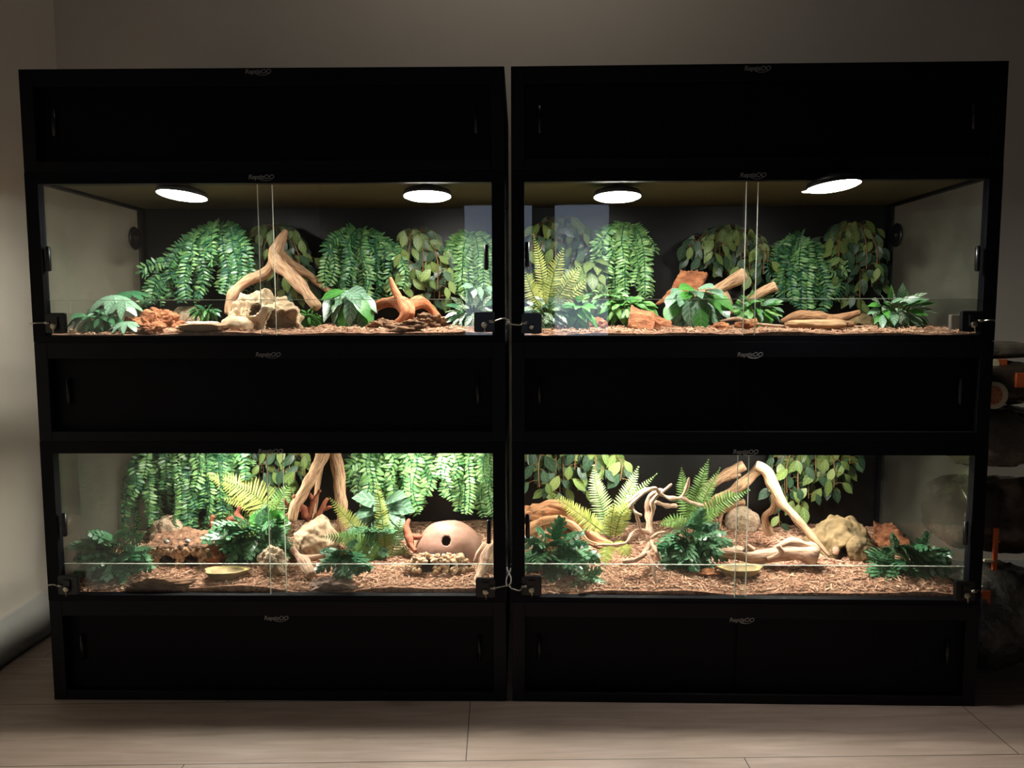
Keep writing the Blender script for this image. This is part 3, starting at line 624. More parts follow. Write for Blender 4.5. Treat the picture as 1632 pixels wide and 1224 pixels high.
monstera('dark glossy split-leaf plant at the left end of the lower left terrarium', (180, 886), 62, 50, .19, .08, 32, 42, ('mon', 'mond'), gt='BL')
monstera('glossy split-leaf plant right of the pebble hut', (398, 858), 68, 42, .27, .09, 28, 42, ('mon', 'mond', 'mon'), gt='BL')
monstera('small dark split-leaf plant at the foot of the upright fern', (548, 888), 32, 26, .12, .05, 9, 40, ('mond',), gt='BL')
bush('bright green trefoil leaves above the split-leaf plant, lower left terrarium', (430, 832), 34, 18, .3, .05, 26, 20, mats=('green',), asp=.8, down=-.2, prof=oval, gt=None)
bush('large blue-green plant behind the upright fern', (608, 822), 46, 46, .40, .05, 10, 58, gt='BL', mats=('silver',), asp=.62, down=.3)
monstera('small bright split-leaf cluster behind the upright fern', (590, 850), 34, 26, .28, .05, 9, 38, ('mon',), gt='BL')
fern('fern with a tall yellow frond in the middle of the lower left terrarium', onground('BL', 614, .16), [('fernY', [([(615, 900, 0.24), (612, 850, 0.23), (606, 805, 0.23), (598, 760, 0.22)], 17), ([(600, 880, 0.28), (575, 850, 0.28), (548, 820, 0.27), (524, 792, 0.26)], 19)]),
    ('fernG', [([(612, 902, 0.23), (585, 872, 0.20), (550, 858, 0.18), (512, 855, 0.17)], 24), ([(612, 902, 0.24), (570, 885, 0.20), (545, 882, 0.18)], 20), ([(616, 902, 0.23), (604, 912, 0.18), (590, 930, 0.14)], 16)]),
    ('fernP', [([(616, 902, 0.25), (628, 870, 0.24), (640, 822, 0.24)], 20), ([(614, 900, 0.28), (590, 860, 0.28), (566, 840, 0.28)], 16), ([(618, 902, 0.26), (640, 885, 0.25), (655, 862, 0.24)], 16)])])
# --- lower right
ficus_vine('broad-leaved vine hanging in the left corner of the lower right terrarium', [(832, 716), (880, 690), (940, 690), (985, 722)], [(834, 760), (865, 800), (905, 796), (950, 800), (992, 776)], .52, .38, 92, lite=.45, leaf=.055)
fern('pale fern in the left half of the lower right terrarium', onground('BR', 975, .34), [('fernP', [([(970, 856, .34), (960, 810, .34), (950, 775, .33), (946, 742, .32)], 24), ([(985, 856, .34), (990, 810, .33), (1005, 775, .32), (1018, 742, .31)], 20), ([(975, 858, .32), (980, 830, .3), (1010, 790, .29), (1048, 754, .28)], 14)]),
    ('fernY', [([(964, 850, .28), (935, 828, .25), (905, 805, .23), (876, 784, .22)], 19), ([(980, 856, .26), (990, 820, .25), (1010, 800, .24)], 22), ([(972, 856, .26), (975, 825, .25), (980, 800, .24)], 20), ([(985, 862, .22), (992, 872, .18), (1004, 890, .15)], 20), ([(970, 862, .22), (966, 880, .18), (964, 902, .14)], 18)])])
fern('green fern behind the twisted spider wood', onground('BR', 1110, .4), [('fernG', [([(1102, 838, .4), (1092, 800, .4), (1088, 770, .4), (1086, 744, .39)], 18), ([(1104, 836, .4), (1108, 800, .4), (1118, 765, .39), (1130, 730, .38)], 19), ([(1106, 838, .38), (1120, 800, .37), (1135, 770, .36), (1148, 745, .35)], 15), ([(1104, 840, .36), (1130, 812, .33), (1160, 795, .31), (1196, 780, .3)], 22), ([(1100, 842, .34), (1120, 825, .3), (1150, 812, .28)], 20), ([(1096, 842, .36), (1075, 830, .34), (1050, 838, .32)], 16)])])
monstera('split-leaf plant behind the left padlock of the lower right terrarium', (880, 888), 52, 52, .18, .08, 20, 48, ('mon', 'mond'), gt='BR')
monstera('small split-leaf sprig trailing over the mulch in front of the left split-leaf plant', (932, 928), 20, 24, .08, .03, 6, 30, ('mon',), gt='BR')
monstera('dense split-leaf plant right of the spider wood', (1100, 868), 46, 48, .22, .10, 26, 44, ('mon', 'mond', 'mon'), gt='BR')
monstera('split-leaf plant by the right padlock of the lower right terrarium', (1452, 904), 78, 48, .14, .07, 38, 44, ('mon', 'mon', 'mond'), gt='BR')
ficus_vine('broad-leaved vine above the ochre rock cave', [(1238, 718), (1290, 690), (1352, 712)], [(1234, 850), (1255, 850), (1280, 815), (1320, 800), (1356, 770)], .52, .40, 88, lite=.4, leaf=.05)
# ------------------------------------------------------------------ driftwood, rocks, hides, dishes
def branch(name, label, arms, m='wood', cat='driftwood', nz=.25, nf=26, seg=12, group=None, k=7, ridge=.05, base=None, parts=False):
    """arms: lists of (px, py, Y, radius px); all arms are one grown piece of wood"""
    mb = MB()
    for j, a in enumerate(arms):
        P, Rr = smooth_path([(at(x, y, Y), r*mpp(Y)) for x, y, Y, r in a], k); n = len(P)
        Rr = [r*(.9+.2*noise.noise(p*30)) for p, r in zip(P, Rr)]
        P = [P[0]]+P+[P[-1]]; Rr = [Rr[0]*.7]+Rr+[Rr[-1]*.7]
        P[0] = P[1]+(P[1]-P[2]).normalized()*.002; P[-1] = P[-2]+(P[-2]-P[-3]).normalized()*.002
        mb.tube(P, Rr, seg, nz, nf, .88, seed=j, ridge=ridge)
    o = mb.build(name, M[m]); tag(o, label, cat, group); return o
def rock(name, label, c, Y, r, m='rocktan', t='BL', sub=4, nz=.25, cat='rock', group=None, nf=3, sink=.25, rot=0, flat=.0):
    """c px centre x; r = (rx,ry,rz) metres"""
    p = onground(t, c, Y); bm = bmesh.new(); bmesh.ops.create_icosphere(bm, subdivisions=sub, radius=1)
    for v in bm.verts:
        q = v.co.copy(); e = 1+nz*(noise.noise(q*1.3+Vector((c, 0, 0)))+.5*noise.noise(q*3.1+Vector((0, c, 0)))+.25*noise.noise(q*8))
        q *= e; q.z = max(q.z, -sink*2)
        if flat: q.z = min(q.z, flat+.08*noise.noise(q*2))
        v.co = Vector((q.x*r[0], q.y*r[1], q.z*r[2]))
    bmesh.ops.rotate(bm, verts=bm.verts, matrix=Matrix.Rotation(rot, 3, 'Y')); lowz = min(v.co.z for v in bm.verts)
    me = bpy.data.meshes.new(name); bm.to_mesh(me); bm.free(); me.transform(Matrix.Translation((p.x, p.y, p.z-lowz-r[2]*.08)))
    for f in me.polygons: f.use_smooth = True
    me.materials.append(M[m]); o = link(name, me); tag(o, label, cat, group); return o
def cave(name, label, c, Y, r, holes, m='rocktan', t='BL', nz=.2, th=.008, cat='rock cave', sub=6, rough=.5, inner='dark', sx=None):
    """hollow shell with openings: holes = [(dx, dz, rad_x, rad_z)] in units of the radii, cut from the camera-facing side"""
    p = onground(t, c, Y); bm = bmesh.new(); bmesh.ops.create_icosphere(bm, subdivisions=sub, radius=1); kill = []
    for f in bm.faces:
        q = f.calc_center_median()
        if q.z < -.02: kill.append(f); continue
        if q.y < .1:
            for dx, dz, a, b in holes:
                an = math.atan2(q.z-dz, q.x-dx); e = 1+.13*noise.noise(Vector((math.cos(an)*1.5, math.sin(an)*1.5, c)))
                if ((q.x-dx)/a)**2+((q.z-dz)/b)**2 < e: kill.append(f); break
    bmesh.ops.delete(bm, geom=kill, context='FACES')
    for v in bm.verts:
        q = v.co.copy(); e = 1+nz*(noise.noise(q*1.4+Vector((c, 0, 0)))+rough*noise.noise(q*3.3+Vector((0, c, 0)))+.4*rough*noise.noise(q*9))
        if sx: e *= sx(q)
        v.co = Vector((q.x*r[0]*e, q.y*r[1]*e, max(-.004, q.z*r[2]*e)))
    me = bpy.data.meshes.new(name); bm.to_mesh(me); bm.free(); me.transform(Matrix.Translation((p.x, p.y, p.z-.002)))
    for f in me.polygons: f.use_smooth = True
    me.materials.append(M[m]); o = link(name, me); s = o.modifiers.new('solid', 'SOLIDIFY'); s.thickness = th; s.offset = -1
    tag(o, label, cat); return o
def slab(name, label, P, th, m, cat='bark', nzs=.006, group=None, uv=(40, 14), curve=0., t=None):
    """curved bark sheet: P = four corners (px,py,Y) lower-left, lower-right, upper-right, upper-left"""
    A, B, C, D = [at(*q) for q in P]; nrm = (B-A).cross(D-A).normalized(); nu, nv = uv; m_ = MB(); K = {}
    for side in (0, 1):
        for i in range(nu+1):
            for j in range(nv+1):
                u, v = i/nu, j/nv; ue = u+(.02*noise.noise(Vector((v*6, side*0, 3))) if i in (0, nu) else 0); ve = v+(.05*noise.noise(Vector((u*9, 1, 5)))*2 if j in (0, nv) else 0)
                q = (A*(1-ue)+B*ue)*(1-ve)+(D*(1-ue)+C*ue)*ve; q = q+nrm*(curve*math.sin(PI*v)) 
                h = nzs*(noise.noise(Vector((u*3, v*6, 1)))+.8*noise.noise(Vector((u*7, v*22, 2))))
                K[side, i, j] = m_.add([q+nrm*(h if side == 0 else -th)])
    for side in (0, 1):
        for i in range(nu):
            for j in range(nv):
                f = [K[side, i, j], K[side, i+1, j], K[side, i+1, j+1], K[side, i, j+1]]; m_.face(f if side == 0 else f[::-1])
    for i in range(nu):
        m_.face([K[0, i, 0], K[1, i, 0], K[1, i+1, 0], K[0, i+1, 0]]); m_.face([K[0, i+1, nv], K[1, i+1, nv], K[1, i, nv], K[0, i, nv]])
    for j in range(nv):
        m_.face([K[0, 0, j+1], K[1, 0, j+1], K[1, 0, j], K[0, 0, j]]); m_.face([K[0, nu, j], K[1, nu, j], K[1, nu, j+1], K[0, nu, j+1]])
    o = m_.build(name, M[m]); tag(o, label, cat, group); return o
def dish(label, c, Y, rpx, t, cat='water dish', h=.022):
    p = onground(t, c, Y, .002); r = rpx*mpp(Y); b = empty('water_dish', p, label, cat, 'shallow resin dishes'); m_ = MB(); seg = 48
    def ring(k, z): return [p+Vector((r*k*math.cos(a)*(1+.08*math.sin(3*a+c)+.05*math.sin(5*a)), r*.62*k*math.sin(a)*(1+.06*math.sin(2*a+1)), z)) for a in [2*PI*i/seg for i in range(seg)]]
    ks = [m_.add(ring(*q)) for q in ((.62, 0), (.72, .006), (.93, h*.8), (1., h), (.97, h+.001), (.9, h-.002))]
    for a, d in zip(ks, ks[1:]):
        for j in range(seg): m_.face([a+j, a+(j+1) % seg, d+(j+1) % seg, d+j])
    m_.face([ks[0]+j for j in range(seg)][::-1]); m_.face([ks[-1]+j for j in range(seg)]); m_.build('rim', M['dish'], b)
    m2 = MB(); ks = [m2.add(ring(*q)) for q in ((.895, h-.0015), (.6, h-.0025))]
    for j in range(seg): m2.face([ks[0]+j, ks[0]+(j+1) % seg, ks[1]+(j+1) % seg, ks[1]+j])
    m2.face([ks[1]+j for j in range(seg)]); m2.build('bowl', M['dishin'], b); return b

# --- upper left
branch('driftwood_branch', 'pale forked driftwood branch leaning against the upper left back wall', [
    [(456, 368, .36, 6), (449, 380, .35, 8), (442, 395, .34, 10), (436, 408, .33, 11), (450, 425, .31, 14), (470, 445, .28, 13), (488, 466, .25, 11), (506, 490, .22, 9)],
    [(442, 398, .34, 9), (452, 408, .38, 8), (470, 425, .42, 8), (495, 440, .44, 8), (515, 458, .45, 6), (530, 468, .45, 4)],
    [(440, 410, .33, 9), (425, 432, .33, 10), (400, 446, .33, 10), (380, 458, .32, 10), (370, 475, .31, 10), (366, 500, .3, 9)]])
cave('rock_cave', 'cream rock cave with a round opening, below the forked driftwood branch', 412, .16, (.092, .055, .093), [(.62, .12, .30, .38), (.02, .62, .22, .24)], 'rocktan', 'TL', nz=.34, rough=.8, cat='rock cave', sx=lambda q: 1.0+.18*max(0, q.x)-.12*max(0, -q.x-.3))
rock('boulder', 'smooth low tan boulder leaning on the left of the cream rock cave', 378, .10, (.042, .028, .026), 'rocktan', 'TL', nz=.15, group=None)
for c, Y, r, lb in ((228, .16, (.05, .03, .03), 'left-hand lump of red-brown bark beside the umbrella-leaved plant'), (262, .24, (.05, .04, .036), 'taller lump of red-brown bark behind the flat stone'), (238, .08, (.034, .022, .018), 'small bark lump at the glass, left of the flat stone')):
    rock('bark_chunk', lb, c, Y, r, 'cork', 'TL', nz=.7, cat='bark', group='bark lumps in the upper left terrarium', sub=5)
rock('flat_stone', 'flat brown stone at the glass between bark lump and boulder', 322, .07, (.066, .03, .012), 'slate', 'TL', nz=.2, flat=.8, sink=.5)
rock('flat_stone', 'white-topped dark stone behind the flat brown stone', 322, .2, (.05, .03, .024), 'rockwhite', 'TL', nz=.25, flat=.6)
rock('boulder', 'mossy brown mound under the left vine, upper left terrarium', 300, .42, (.06, .05, .045), 'rockmoss', 'TL', nz=.3)
branch('red_driftwood', 'reddish driftwood with an upright horn, upper left terrarium', [
    [(590, 498, .22, 5), (604, 486, .2, 8), (628, 482, .18, 11), (646, 490, .16, 14), (652, 505, .14, 12)],
    [(622, 443, .16, 3), (627, 458, .16, 5), (636, 476, .15, 7), (645, 495, .13, 9), (640, 508, .12, 8), (630, 514, .12, 5)],
    [(652, 488, .2, 10), (672, 482, .24, 10), (690, 496, .26, 8), (700, 512, .26, 6)]], 'woodred')
for c, Y, r, lb in ((612, .12, (.034, .025, .016), 'flaky bark piece left of the reddish driftwood horn'), (650, .07, (.042, .022, .018), 'dark flaky bark piece at the glass under the reddish driftwood'), (684, .14, (.036, .028, .026), 'flaky bark piece between reddish driftwood and variegated plant')):
    rock('bark_chunk', lb, c, Y, r, 'bark', 'TL', nz=.8, cat='bark', group='flaky bark pieces under the reddish driftwood', sub=5)
# --- upper right
slab('cork_sheet', 'curled cork bark piece leaning on the upper right back wall', [(1044, 484, .38), (1104, 466, .34), (1127, 434, .36), (1084, 430, .42)], .010, 'cork', nzs=.008, curve=-.016, uv=(40, 24))
branch('driftwood_branch', 'cut driftwood branch rising to the right above the silver-veined plant, upper right terrarium', [
    [(1108, 470, .3, 8), (1135, 464, .28, 9), (1160, 452, .26, 10), (1188, 436, .24, 10)], [(1150, 458, .27, 6), (1160, 480, .26, 7), (1165, 500, .26, 6)]])
branch('driftwood_branch', 'short cut driftwood stub right of the pane edges, upper right terrarium', [[(1186, 484, .26, 6), (1206, 470, .24, 8), (1236, 455, .22, 8)]])
slab('cork_sheet', 'broken red-brown bark sheet lying in front of the bright fern vine', [(1000, 520, .10), (1072, 531, .08), (1068, 512, .14), (1006, 486, .18)], .006, 'cork', curve=.012)
branch('twig', 'small pale root stub against the broken bark sheet', [[(1040, 498, .1, 3), (1042, 512, .08, 4), (1038, 530, .06, 5)], [(1042, 510, .08, 3), (1052, 518, .07, 3)]], 'woodred')
branch('driftwood_log', 'brown twisted driftwood log resting on a flat stone, upper right terrarium', [
    [(1246, 512, .16, 5), (1275, 503, .15, 9), (1310, 506, .14, 9), (1340, 506, .13, 7), (1370, 498, .12, 5)], [(1318, 510, .13, 6), (1338, 516, .11, 7), (1360, 516, .1, 6)]], 'woodbr', ridge=.12)
rock('flat_stone', 'long flat brown stone under the twisted driftwood log', 1302, .09, (.088, .035, .017), 'slate', 'TR', nz=.15, flat=.7, sink=.5)
cave('rock_cave', 'ochre dome-shaped hide behind the twisted driftwood log', 1362, .36, (.07, .05, .045), [(-.1, 0, .3, .3)], 'rockyel', 'TR', nz=.15)
branch('twig', 'thin crooked twig on the mulch below the silver-veined plant, upper right terrarium', [[(1148, 512, .12, 2), (1175, 508, .12, 3), (1205, 516, .11, 3), (1250, 520, .10, 2)]], 'woodpale', k=5, seg=8)
for c, Y, r, lb in ((1150, .08, (.022, .016, .012), 'small bark scrap at the glass left of the pane edges'), (1190, .12, (.026, .02, .018), 'bark scrap under the green leafy clump'), (948, .22, (.03, .02, .02), 'bark scrap by the plain green leaves')):
    rock('bark_chunk', lb, c, Y, r, 'cork', 'TR', nz=.8, cat='bark', group='bark scraps in the upper right terrarium', sub=4)
q = at(1523, 515, .05); q2 = onground('TR', 1523, .05); m_ = MB().box((q.x-.017, .043, q2.z-.002), (q.x+.017, .056, q2.z+.042)); o = m_.build('sensor_box', M['grey'], None, False, .003); tag(o, 'small grey box standing by the right padlock, upper right terrarium', 'gauge')
# --- lower left
branch('driftwood_branch', 'tall forked driftwood rising out of sight in the lower left terrarium', [
    [(528, 690, .38, 14), (505, 745, .33, 13), (487, 780, .3, 11), (470, 808, .28, 9), (466, 830, .27, 7)],
    [(528, 690, .38, 13), (536, 735, .36, 11), (542, 775, .34, 11), (545, 820, .32, 10), (545, 862, .31, 9)],
    [(520, 705, .42, 5), (512, 745, .42, 4), (505, 785, .41, 4), (500, 830, .4, 4)]], 'wood')
arms = [[(497, 850, .3, 9), (490, 825, .3, 7), (478, 805, .29, 5), (468, 790, .28, 3)], [(490, 825, .3, 6), (500, 800, .31, 5), (510, 782, .31, 3)], [(478, 812, .29, 5), (462, 808, .28, 4), (452, 796, .27, 3)], [(497, 835, .3, 6), (512, 812, .3, 5), (522, 795, .3, 3)],
        [(468, 808, .28, 4), (458, 822, .27, 3)], [(500, 802, .31, 4), (494, 786, .31, 2)], [(512, 812, .3, 4), (528, 808, .3, 3)]]
branch('root_piece', 'coral-like brown root behind the cream boulder, lower left terrarium', arms, 'coral', 'root', nz=.5, nf=60, seg=10)
rock('boulder', 'large rough cream boulder between the pane edges and the ferns', 505, .26, (.062, .05, .064), 'rocktan', 'BL', nz=.3, sub=5, sink=.4)
cave('gourd_hide', 'brown gourd-shell hide with a small hole in its front', 716, .26, (.102, .08, .108), [(-.04, .60, .13, .13)], 'gourd', 'BL', nz=.06, rough=.3, cat='reptile hide')
# pebble base below the gourd
p0 = onground('BL', 700, .15); b = empty('pebble_cave', p0, 'low pebble-covered cave in front of the gourd hide', 'pebble hide'); m_ = MB(); mt = MB()
for i in range(150):
    a = rnd.uniform(PI*.02, PI*.98); e = rnd.random()
    x = math.cos(a)*(.085+.012*(1-e)); z = .006+.034*e*math.sin(a)**.4; y = -.035*math.sin(a)-(1-e)*.014
    if abs(x+.030) < .019 and z < .032 and y < -.01: continue
    q = rnd.uniform(.0045, .0085); m_.blob((p0.x+x, p0.y+y, p0.z+z), (q*1.2, q, q*.9), 2, .2, 30, rot=rnd.uniform(0, 3))
for i in range(60):
    q = rnd.uniform(.004, .008); m_.blob((p0.x+rnd.uniform(-.07, .07), p0.y-.03+rnd.uniform(0, .04), p0.z+.038+rnd.uniform(-.003, .004)), (q*1.2, q, q*.8), 2, .2, 30, rot=rnd.uniform(0, 3))
m_.build('pebbles', M['pebble'], b); mt.box((p0.x-.075, p0.y-.022, p0.z-.002), (p0.x+.075, p0.y+.035, p0.z+.036)); mt.build('shade_core', M['dark'], b, False, .004)  # solid dark block painted as shade in the cave mouth
# pebble hut with bark roof and two openings
hp = onground('BL', 287, .20); b = empty('pebble_hut', hp, 'pebble-walled hut with a flaky bark roof and two dark openings', 'reptile hide'); wl = MB(); pe = MB(); HW, HH, HD = .088, .052, .05; ops = [(-.036, .012, .023, .024), (.034, .014, .021, .023)]
nx, nz_ = 44, 14
for i in range(nx):
    for j in range(nz_):
        x, z = -HW+2*HW*(i+.5)/nx, HH*(j+.5)/nz_
        if any(((x-a)/c_)**2+((z-d)/e_)**2 < 1 for a, d, c_, e_ in ops): continue
        dx = HW/nx; dz = HH/nz_/2; wl.box((hp.x+x-dx, hp.y-.006, hp.z+z-dz), (hp.x+x+dx, hp.y+.002, hp.z+z+dz))
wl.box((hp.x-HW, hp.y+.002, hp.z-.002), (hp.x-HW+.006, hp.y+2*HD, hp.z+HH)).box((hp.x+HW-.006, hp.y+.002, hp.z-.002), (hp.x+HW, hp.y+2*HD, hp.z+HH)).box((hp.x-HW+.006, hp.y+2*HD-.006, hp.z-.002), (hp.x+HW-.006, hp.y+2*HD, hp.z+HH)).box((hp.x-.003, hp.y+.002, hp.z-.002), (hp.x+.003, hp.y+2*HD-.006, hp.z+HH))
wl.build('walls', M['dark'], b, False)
for i in range(620):
    x, z = rnd.uniform(-HW, HW), rnd.uniform(.002, HH)
    if any(((x-a)/(c_+.004))**2+((z-d)/(e_+.004))**2 < 1 for a, d, c_, e_ in ops): continue
    q = rnd.uniform(.004, .0075); pe.blob((hp.x+x, hp.y-.008, hp.z+z), (q*1.15, q*.7, q), 2, .2, 30, rot=rnd.uniform(0, 3))
for i in range(70):
    q = rnd.uniform(.004, .008); sgn = rnd.choice((-1, 1)); pe.blob((hp.x+sgn*HW, hp.y+rnd.uniform(0, 2*HD), hp.z+rnd.uniform(.002, HH)), (q*.7, q*1.1, q), 2, .2, 30)
pe.build('pebbles', M['pebble'], b)
rf = MB(); K = {}; nu, nv = 60, 20
for sd in (0, 1):
    for i in range(nu+1):
        for j in range(nv+1):
            u, v = i/nu, j/nv; ed = .008*noise.noise(Vector((u*12, 0, 1))) if j in (0, nv) else 0
            h = .012*(noise.noise(Vector((u*4, v*4, 1)))+.7*noise.noise(Vector((u*16, v*12, 2)))+.3*noise.noise(Vector((u*40, v*30, 2))))
            K[sd, i, j] = rf.add([(hp.x-HW*1.08+2.16*HW*u, hp.y-.010+ed+(2*HD+.022)*v, hp.z+HH+(.010+h+.016*v if sd == 0 else -.001))])
for sd in (0, 1):
    for i in range(nu):
        for j in range(nv):
            f = [K[sd, i, j], K[sd, i+1, j], K[sd, i+1, j+1], K[sd, i, j+1]]; rf.face(f if sd == 0 else f[::-1])
for i in range(nu): rf.face([K[1, i, 0], K[1, i+1, 0], K[0, i+1, 0], K[0, i, 0]]); rf.face([K[0, i, nv], K[0, i+1, nv], K[1, i+1, nv], K[1, i, nv]])
for j in range(nv): rf.face([K[1, 0, j+1], K[1, 0, j], K[0, 0, j], K[0, 0, j+1]]); rf.face([K[1, nu, j], K[1, nu, j+1], K[0, nu, j+1], K[0, nu, j]])
rf.build('bark_roof', M['bark'], b)
for c, dz in ((264, .004), (298, .004)):
    q = at(c, 861, .2); o = MB(); o.blob((q.x, hp.y+.004, hp.z+HH+.020), (.008, .006, .007), 2, .15); o.build('roof_pebble', M['rockwhite'], b)
dish('round yellow water dish near the pane edges, lower left terrarium', 359, .10, 36, 'BL', h=.026)
rock('bark_chunk', 'dark rotten bark lying at the glass, left of the yellow water dish', 252, .06, (.075, .026, .017), 'bark', 'BL', nz=.7, cat='bark', sub=5)
rock('boulder', 'rough porous cream stone right of the yellow water dish', 437, .12, (.038, .03, .04), 'rockmoss', 'BL', nz=.35, sub=5, sink=.4)
rock('boulder', 'crusty mauve-brown stone at the glass below the small dark split-leaf plant', 527, .065, (.055, .028, .022), 'rockgrey', 'BL', nz=.5, sub=5)
branch('driftwood_stub', 'pale hollow-ended driftwood stub at the foot of the cream boulder', [[(466, 874, .18, 6), (474, 884, .17, 7), (484, 894, .14, 9), (492, 908, .11, 11), (496, 916, .095, 10)], [(478, 888, .16, 5), (500, 888, .17, 5), (522, 882, .18, 4)]], 'woodpale', nz=.35)
branch('driftwood_stub', 'pale driftwood foot at the right end of the lower left terrarium', [[(796, 868, .16, 13), (782, 876, .14, 13), (772, 900, .12, 12), (762, 925, .08, 10), (748, 940, .06, 5)], [(772, 868, .16, 6), (762, 882, .13, 5), (757, 895, .12, 3)]], 'woodpale', ridge=.1)
branch('root_piece', 'red-brown pointed root left of the gourd hide', [[(652, 828, .26, 3), (647, 840, .25, 6), (652, 856, .24, 8), (655, 872, .22, 7)], [(652, 856, .24, 6), (668, 856, .24, 4), (682, 852, .25, 3)], [(650, 862, .23, 5), (662, 878, .2, 5)]], 'coral', 'root', nz=.4)
branch('root_piece', 'small red-brown root above the left split-leaf plants, lower left terrarium', [[(385, 830, .36, 5), (378, 820, .36, 5), (382, 808, .36, 3)], [(384, 826, .36, 5), (362, 828, .37, 3)], [(344, 845, .34, 7), (338, 832, .34, 6), (340, 822, .34, 4)]], 'coral', 'root', nz=.4)
rock('boulder', 'tan stone hidden under the cascading vine behind the pebble hut', 270, .4, (.05, .04, .06), 'rockmoss', 'BL', nz=.3)
rock('boulder', 'rough tan lump between the pebble hut and the split-leaf plant', 345, .2, (.026, .025, .04), 'cork', 'BL', nz=.6)
# --- lower right
branch('mopani_log', 'hollow orange-brown driftwood log at the left end of the lower right terrarium', [
    [(838, 818, .34, 12), (868, 815, .33, 19), (898, 818, .31, 18), (925, 838, .29, 14), (950, 860, .26, 10), (975, 868, .24, 6)],
    [(838, 850, .30, 15), (852, 842, .28, 13), (866, 832, .27, 11)],
    [(865, 832, .26, 9), (890, 830, .24, 8), (915, 840, .23, 7), (935, 862, .21, 6), (960, 872, .2, 5)],
    [(850, 812, .33, 10), (875, 804, .31, 8), (905, 808, .29, 8), (935, 830, .27, 6)]], 'woodmop', nz=.4, nf=20, ridge=.18, seg=16)
rock('boulder', 'shaded mound in the hollow of the orange-brown driftwood log', 900, .33, (.06, .05, .045), 'cork', 'BR', nz=.3)
branch('spider_wood', 'pale twisted many-armed spider wood in the middle of the lower right terrarium', [
    [(1034, 862, 0.230, 6.2), (1034, 835, 0.240, 6.2), (1032, 815, 0.250, 5.6), (1034, 795, 0.250, 4.3), (1048, 782, 0.240, 4.4), (1058, 782, 0.230, 3.7)],
    [(1036, 830, 0.240, 4.4), (1042, 812, 0.230, 4.4), (1040, 798, 0.220, 3.7), (1050, 786, 0.210, 3.7), (1042, 778, 0.200, 3.7), (1025, 786, 0.190, 3.7), (1008, 802, 0.180, 3.7), (1003, 810, 0.180, 3.7)],
    [(1044, 780, 0.220, 3.7), (1030, 780, 0.230, 3.0), (1016, 788, 0.240, 3.0), (1002, 800, 0.250, 3.0)],
    [(1055, 785, 0.220, 3.0), (1062, 778, 0.210, 3.0), (1070, 772, 0.200, 2.2)],
    [(1050, 786, 0.210, 3.7), (1070, 794, 0.200, 3.7), (1085, 792, 0.190, 3.0), (1094, 778, 0.180, 3.0), (1098, 762, 0.170, 2.2)],
    [(1085, 792, 0.190, 3.7), (1100, 800, 0.180, 3.0), (1112, 804, 0.170, 3.0), (1120, 806, 0.160, 2.2)],
    [(1045, 800, 0.240, 3.7), (1062, 806, 0.260, 4.4), (1078, 806, 0.270, 3.7)], [(1008, 808, 0.180, 3.0), (1014, 818, 0.170, 3.0), (1022, 821, 0.170, 2.2)],
    [(1034, 850, 0.220, 4.3), (1020, 845, 0.190, 4.4), (1010, 848, 0.180, 3.7), (998, 864, 0.160, 3.7), (985, 868, 0.150, 3.7), (968, 868, 0.140, 3.7), (948, 869, 0.130, 3.0)],
    [(1020, 845, 0.190, 3.7), (1018, 832, 0.190, 3.0), (1012, 815, 0.190, 3.0)],
    [(1034, 858, 0.210, 5.0), (1034, 870, 0.190, 5.0), (1024, 885, 0.100, 5.0), (1010, 892, 0.090, 5.0), (994, 896, 0.080, 3.7)],
    [(1038, 862, 0.200, 4.3), (1044, 876, 0.110, 4.4), (1050, 886, 0.100, 3.7), (1054, 892, 0.090, 3.0)],
    [(1034, 880, 0.100, 4.4), (1040, 900, 0.070, 3.7), (1044, 920, 0.050, 3.7), (1050, 938, 0.040, 3.7)], [(1038, 896, 0.080, 2.2), (1048, 905, 0.060, 2.2), (1054, 910, 0.055, 1.5)],
    [(1038, 858, 0.200, 3.7), (1048, 850, 0.180, 3.0), (1060, 848, 0.170, 2.2)]], 'woodpale', nz=.45, nf=45, seg=10)
branch('driftwood_branch', 'arched driftwood branch spanning the right half of the lower right terrarium', [
    [(1204, 742, .28, 9), (1222, 752, .27, 11), (1232, 775, .25, 10), (1245, 800, .23, 9), (1268, 825, .2, 8), (1290, 850, .17, 7), (1308, 870, .13, 5), (1322, 886, .10, 3)],
    [(1212, 742, .28, 10), (1196, 760, .3, 11), (1172, 780, .32, 10), (1146, 796, .34, 9), (1125, 812, .36, 9), (1108, 836, .38, 8)],
    [(1236, 790, .25, 8), (1232, 810, .27, 7), (1220, 822, .29, 7), (1222, 838, .3, 8), (1228, 852, .3, 8)]], 'wood')
branch('driftwood_branch', 'thick driftwood limb with a cut end behind the arched branch', [
    [(1186, 742, .38, 9), (1162, 755, .39, 10), (1140, 768, .4, 10), (1120, 790, .42, 10), (1110, 820, .43, 9)], [(1180, 757, .37, 4), (1165, 760, .38, 4)],
    [(1186, 800, .33, 8), (1165, 805, .35, 7), (1150, 812, .36, 8), (1130, 822, .37, 9), (1112, 836, .38, 9)], [(1152, 808, .36, 4), (1148, 825, .36, 4), (1146, 842, .36, 3)]], 'wood')
cave('rock_cave', 'large ochre rock cave with a low arched opening, lower right terrarium', 1338, .28, (.108, .08, .102), [(.0, .04, .36, .44)], 'rockyel', 'BR', nz=.16, rough=.7, cat='rock cave', th=.014)
rock('boulder', 'lobe-shaped ochre stone against the mouth of the ochre rock cave', 1368, .20, (.034, .034, .042), 'rockyel', 'BR', nz=.2, sub=5, sink=.4)
rock('boulder', 'grey-brown stone at the back behind the arched branch', 1180, .46, (.055, .05, .05), 'rockmoss', 'BR', nz=.2)
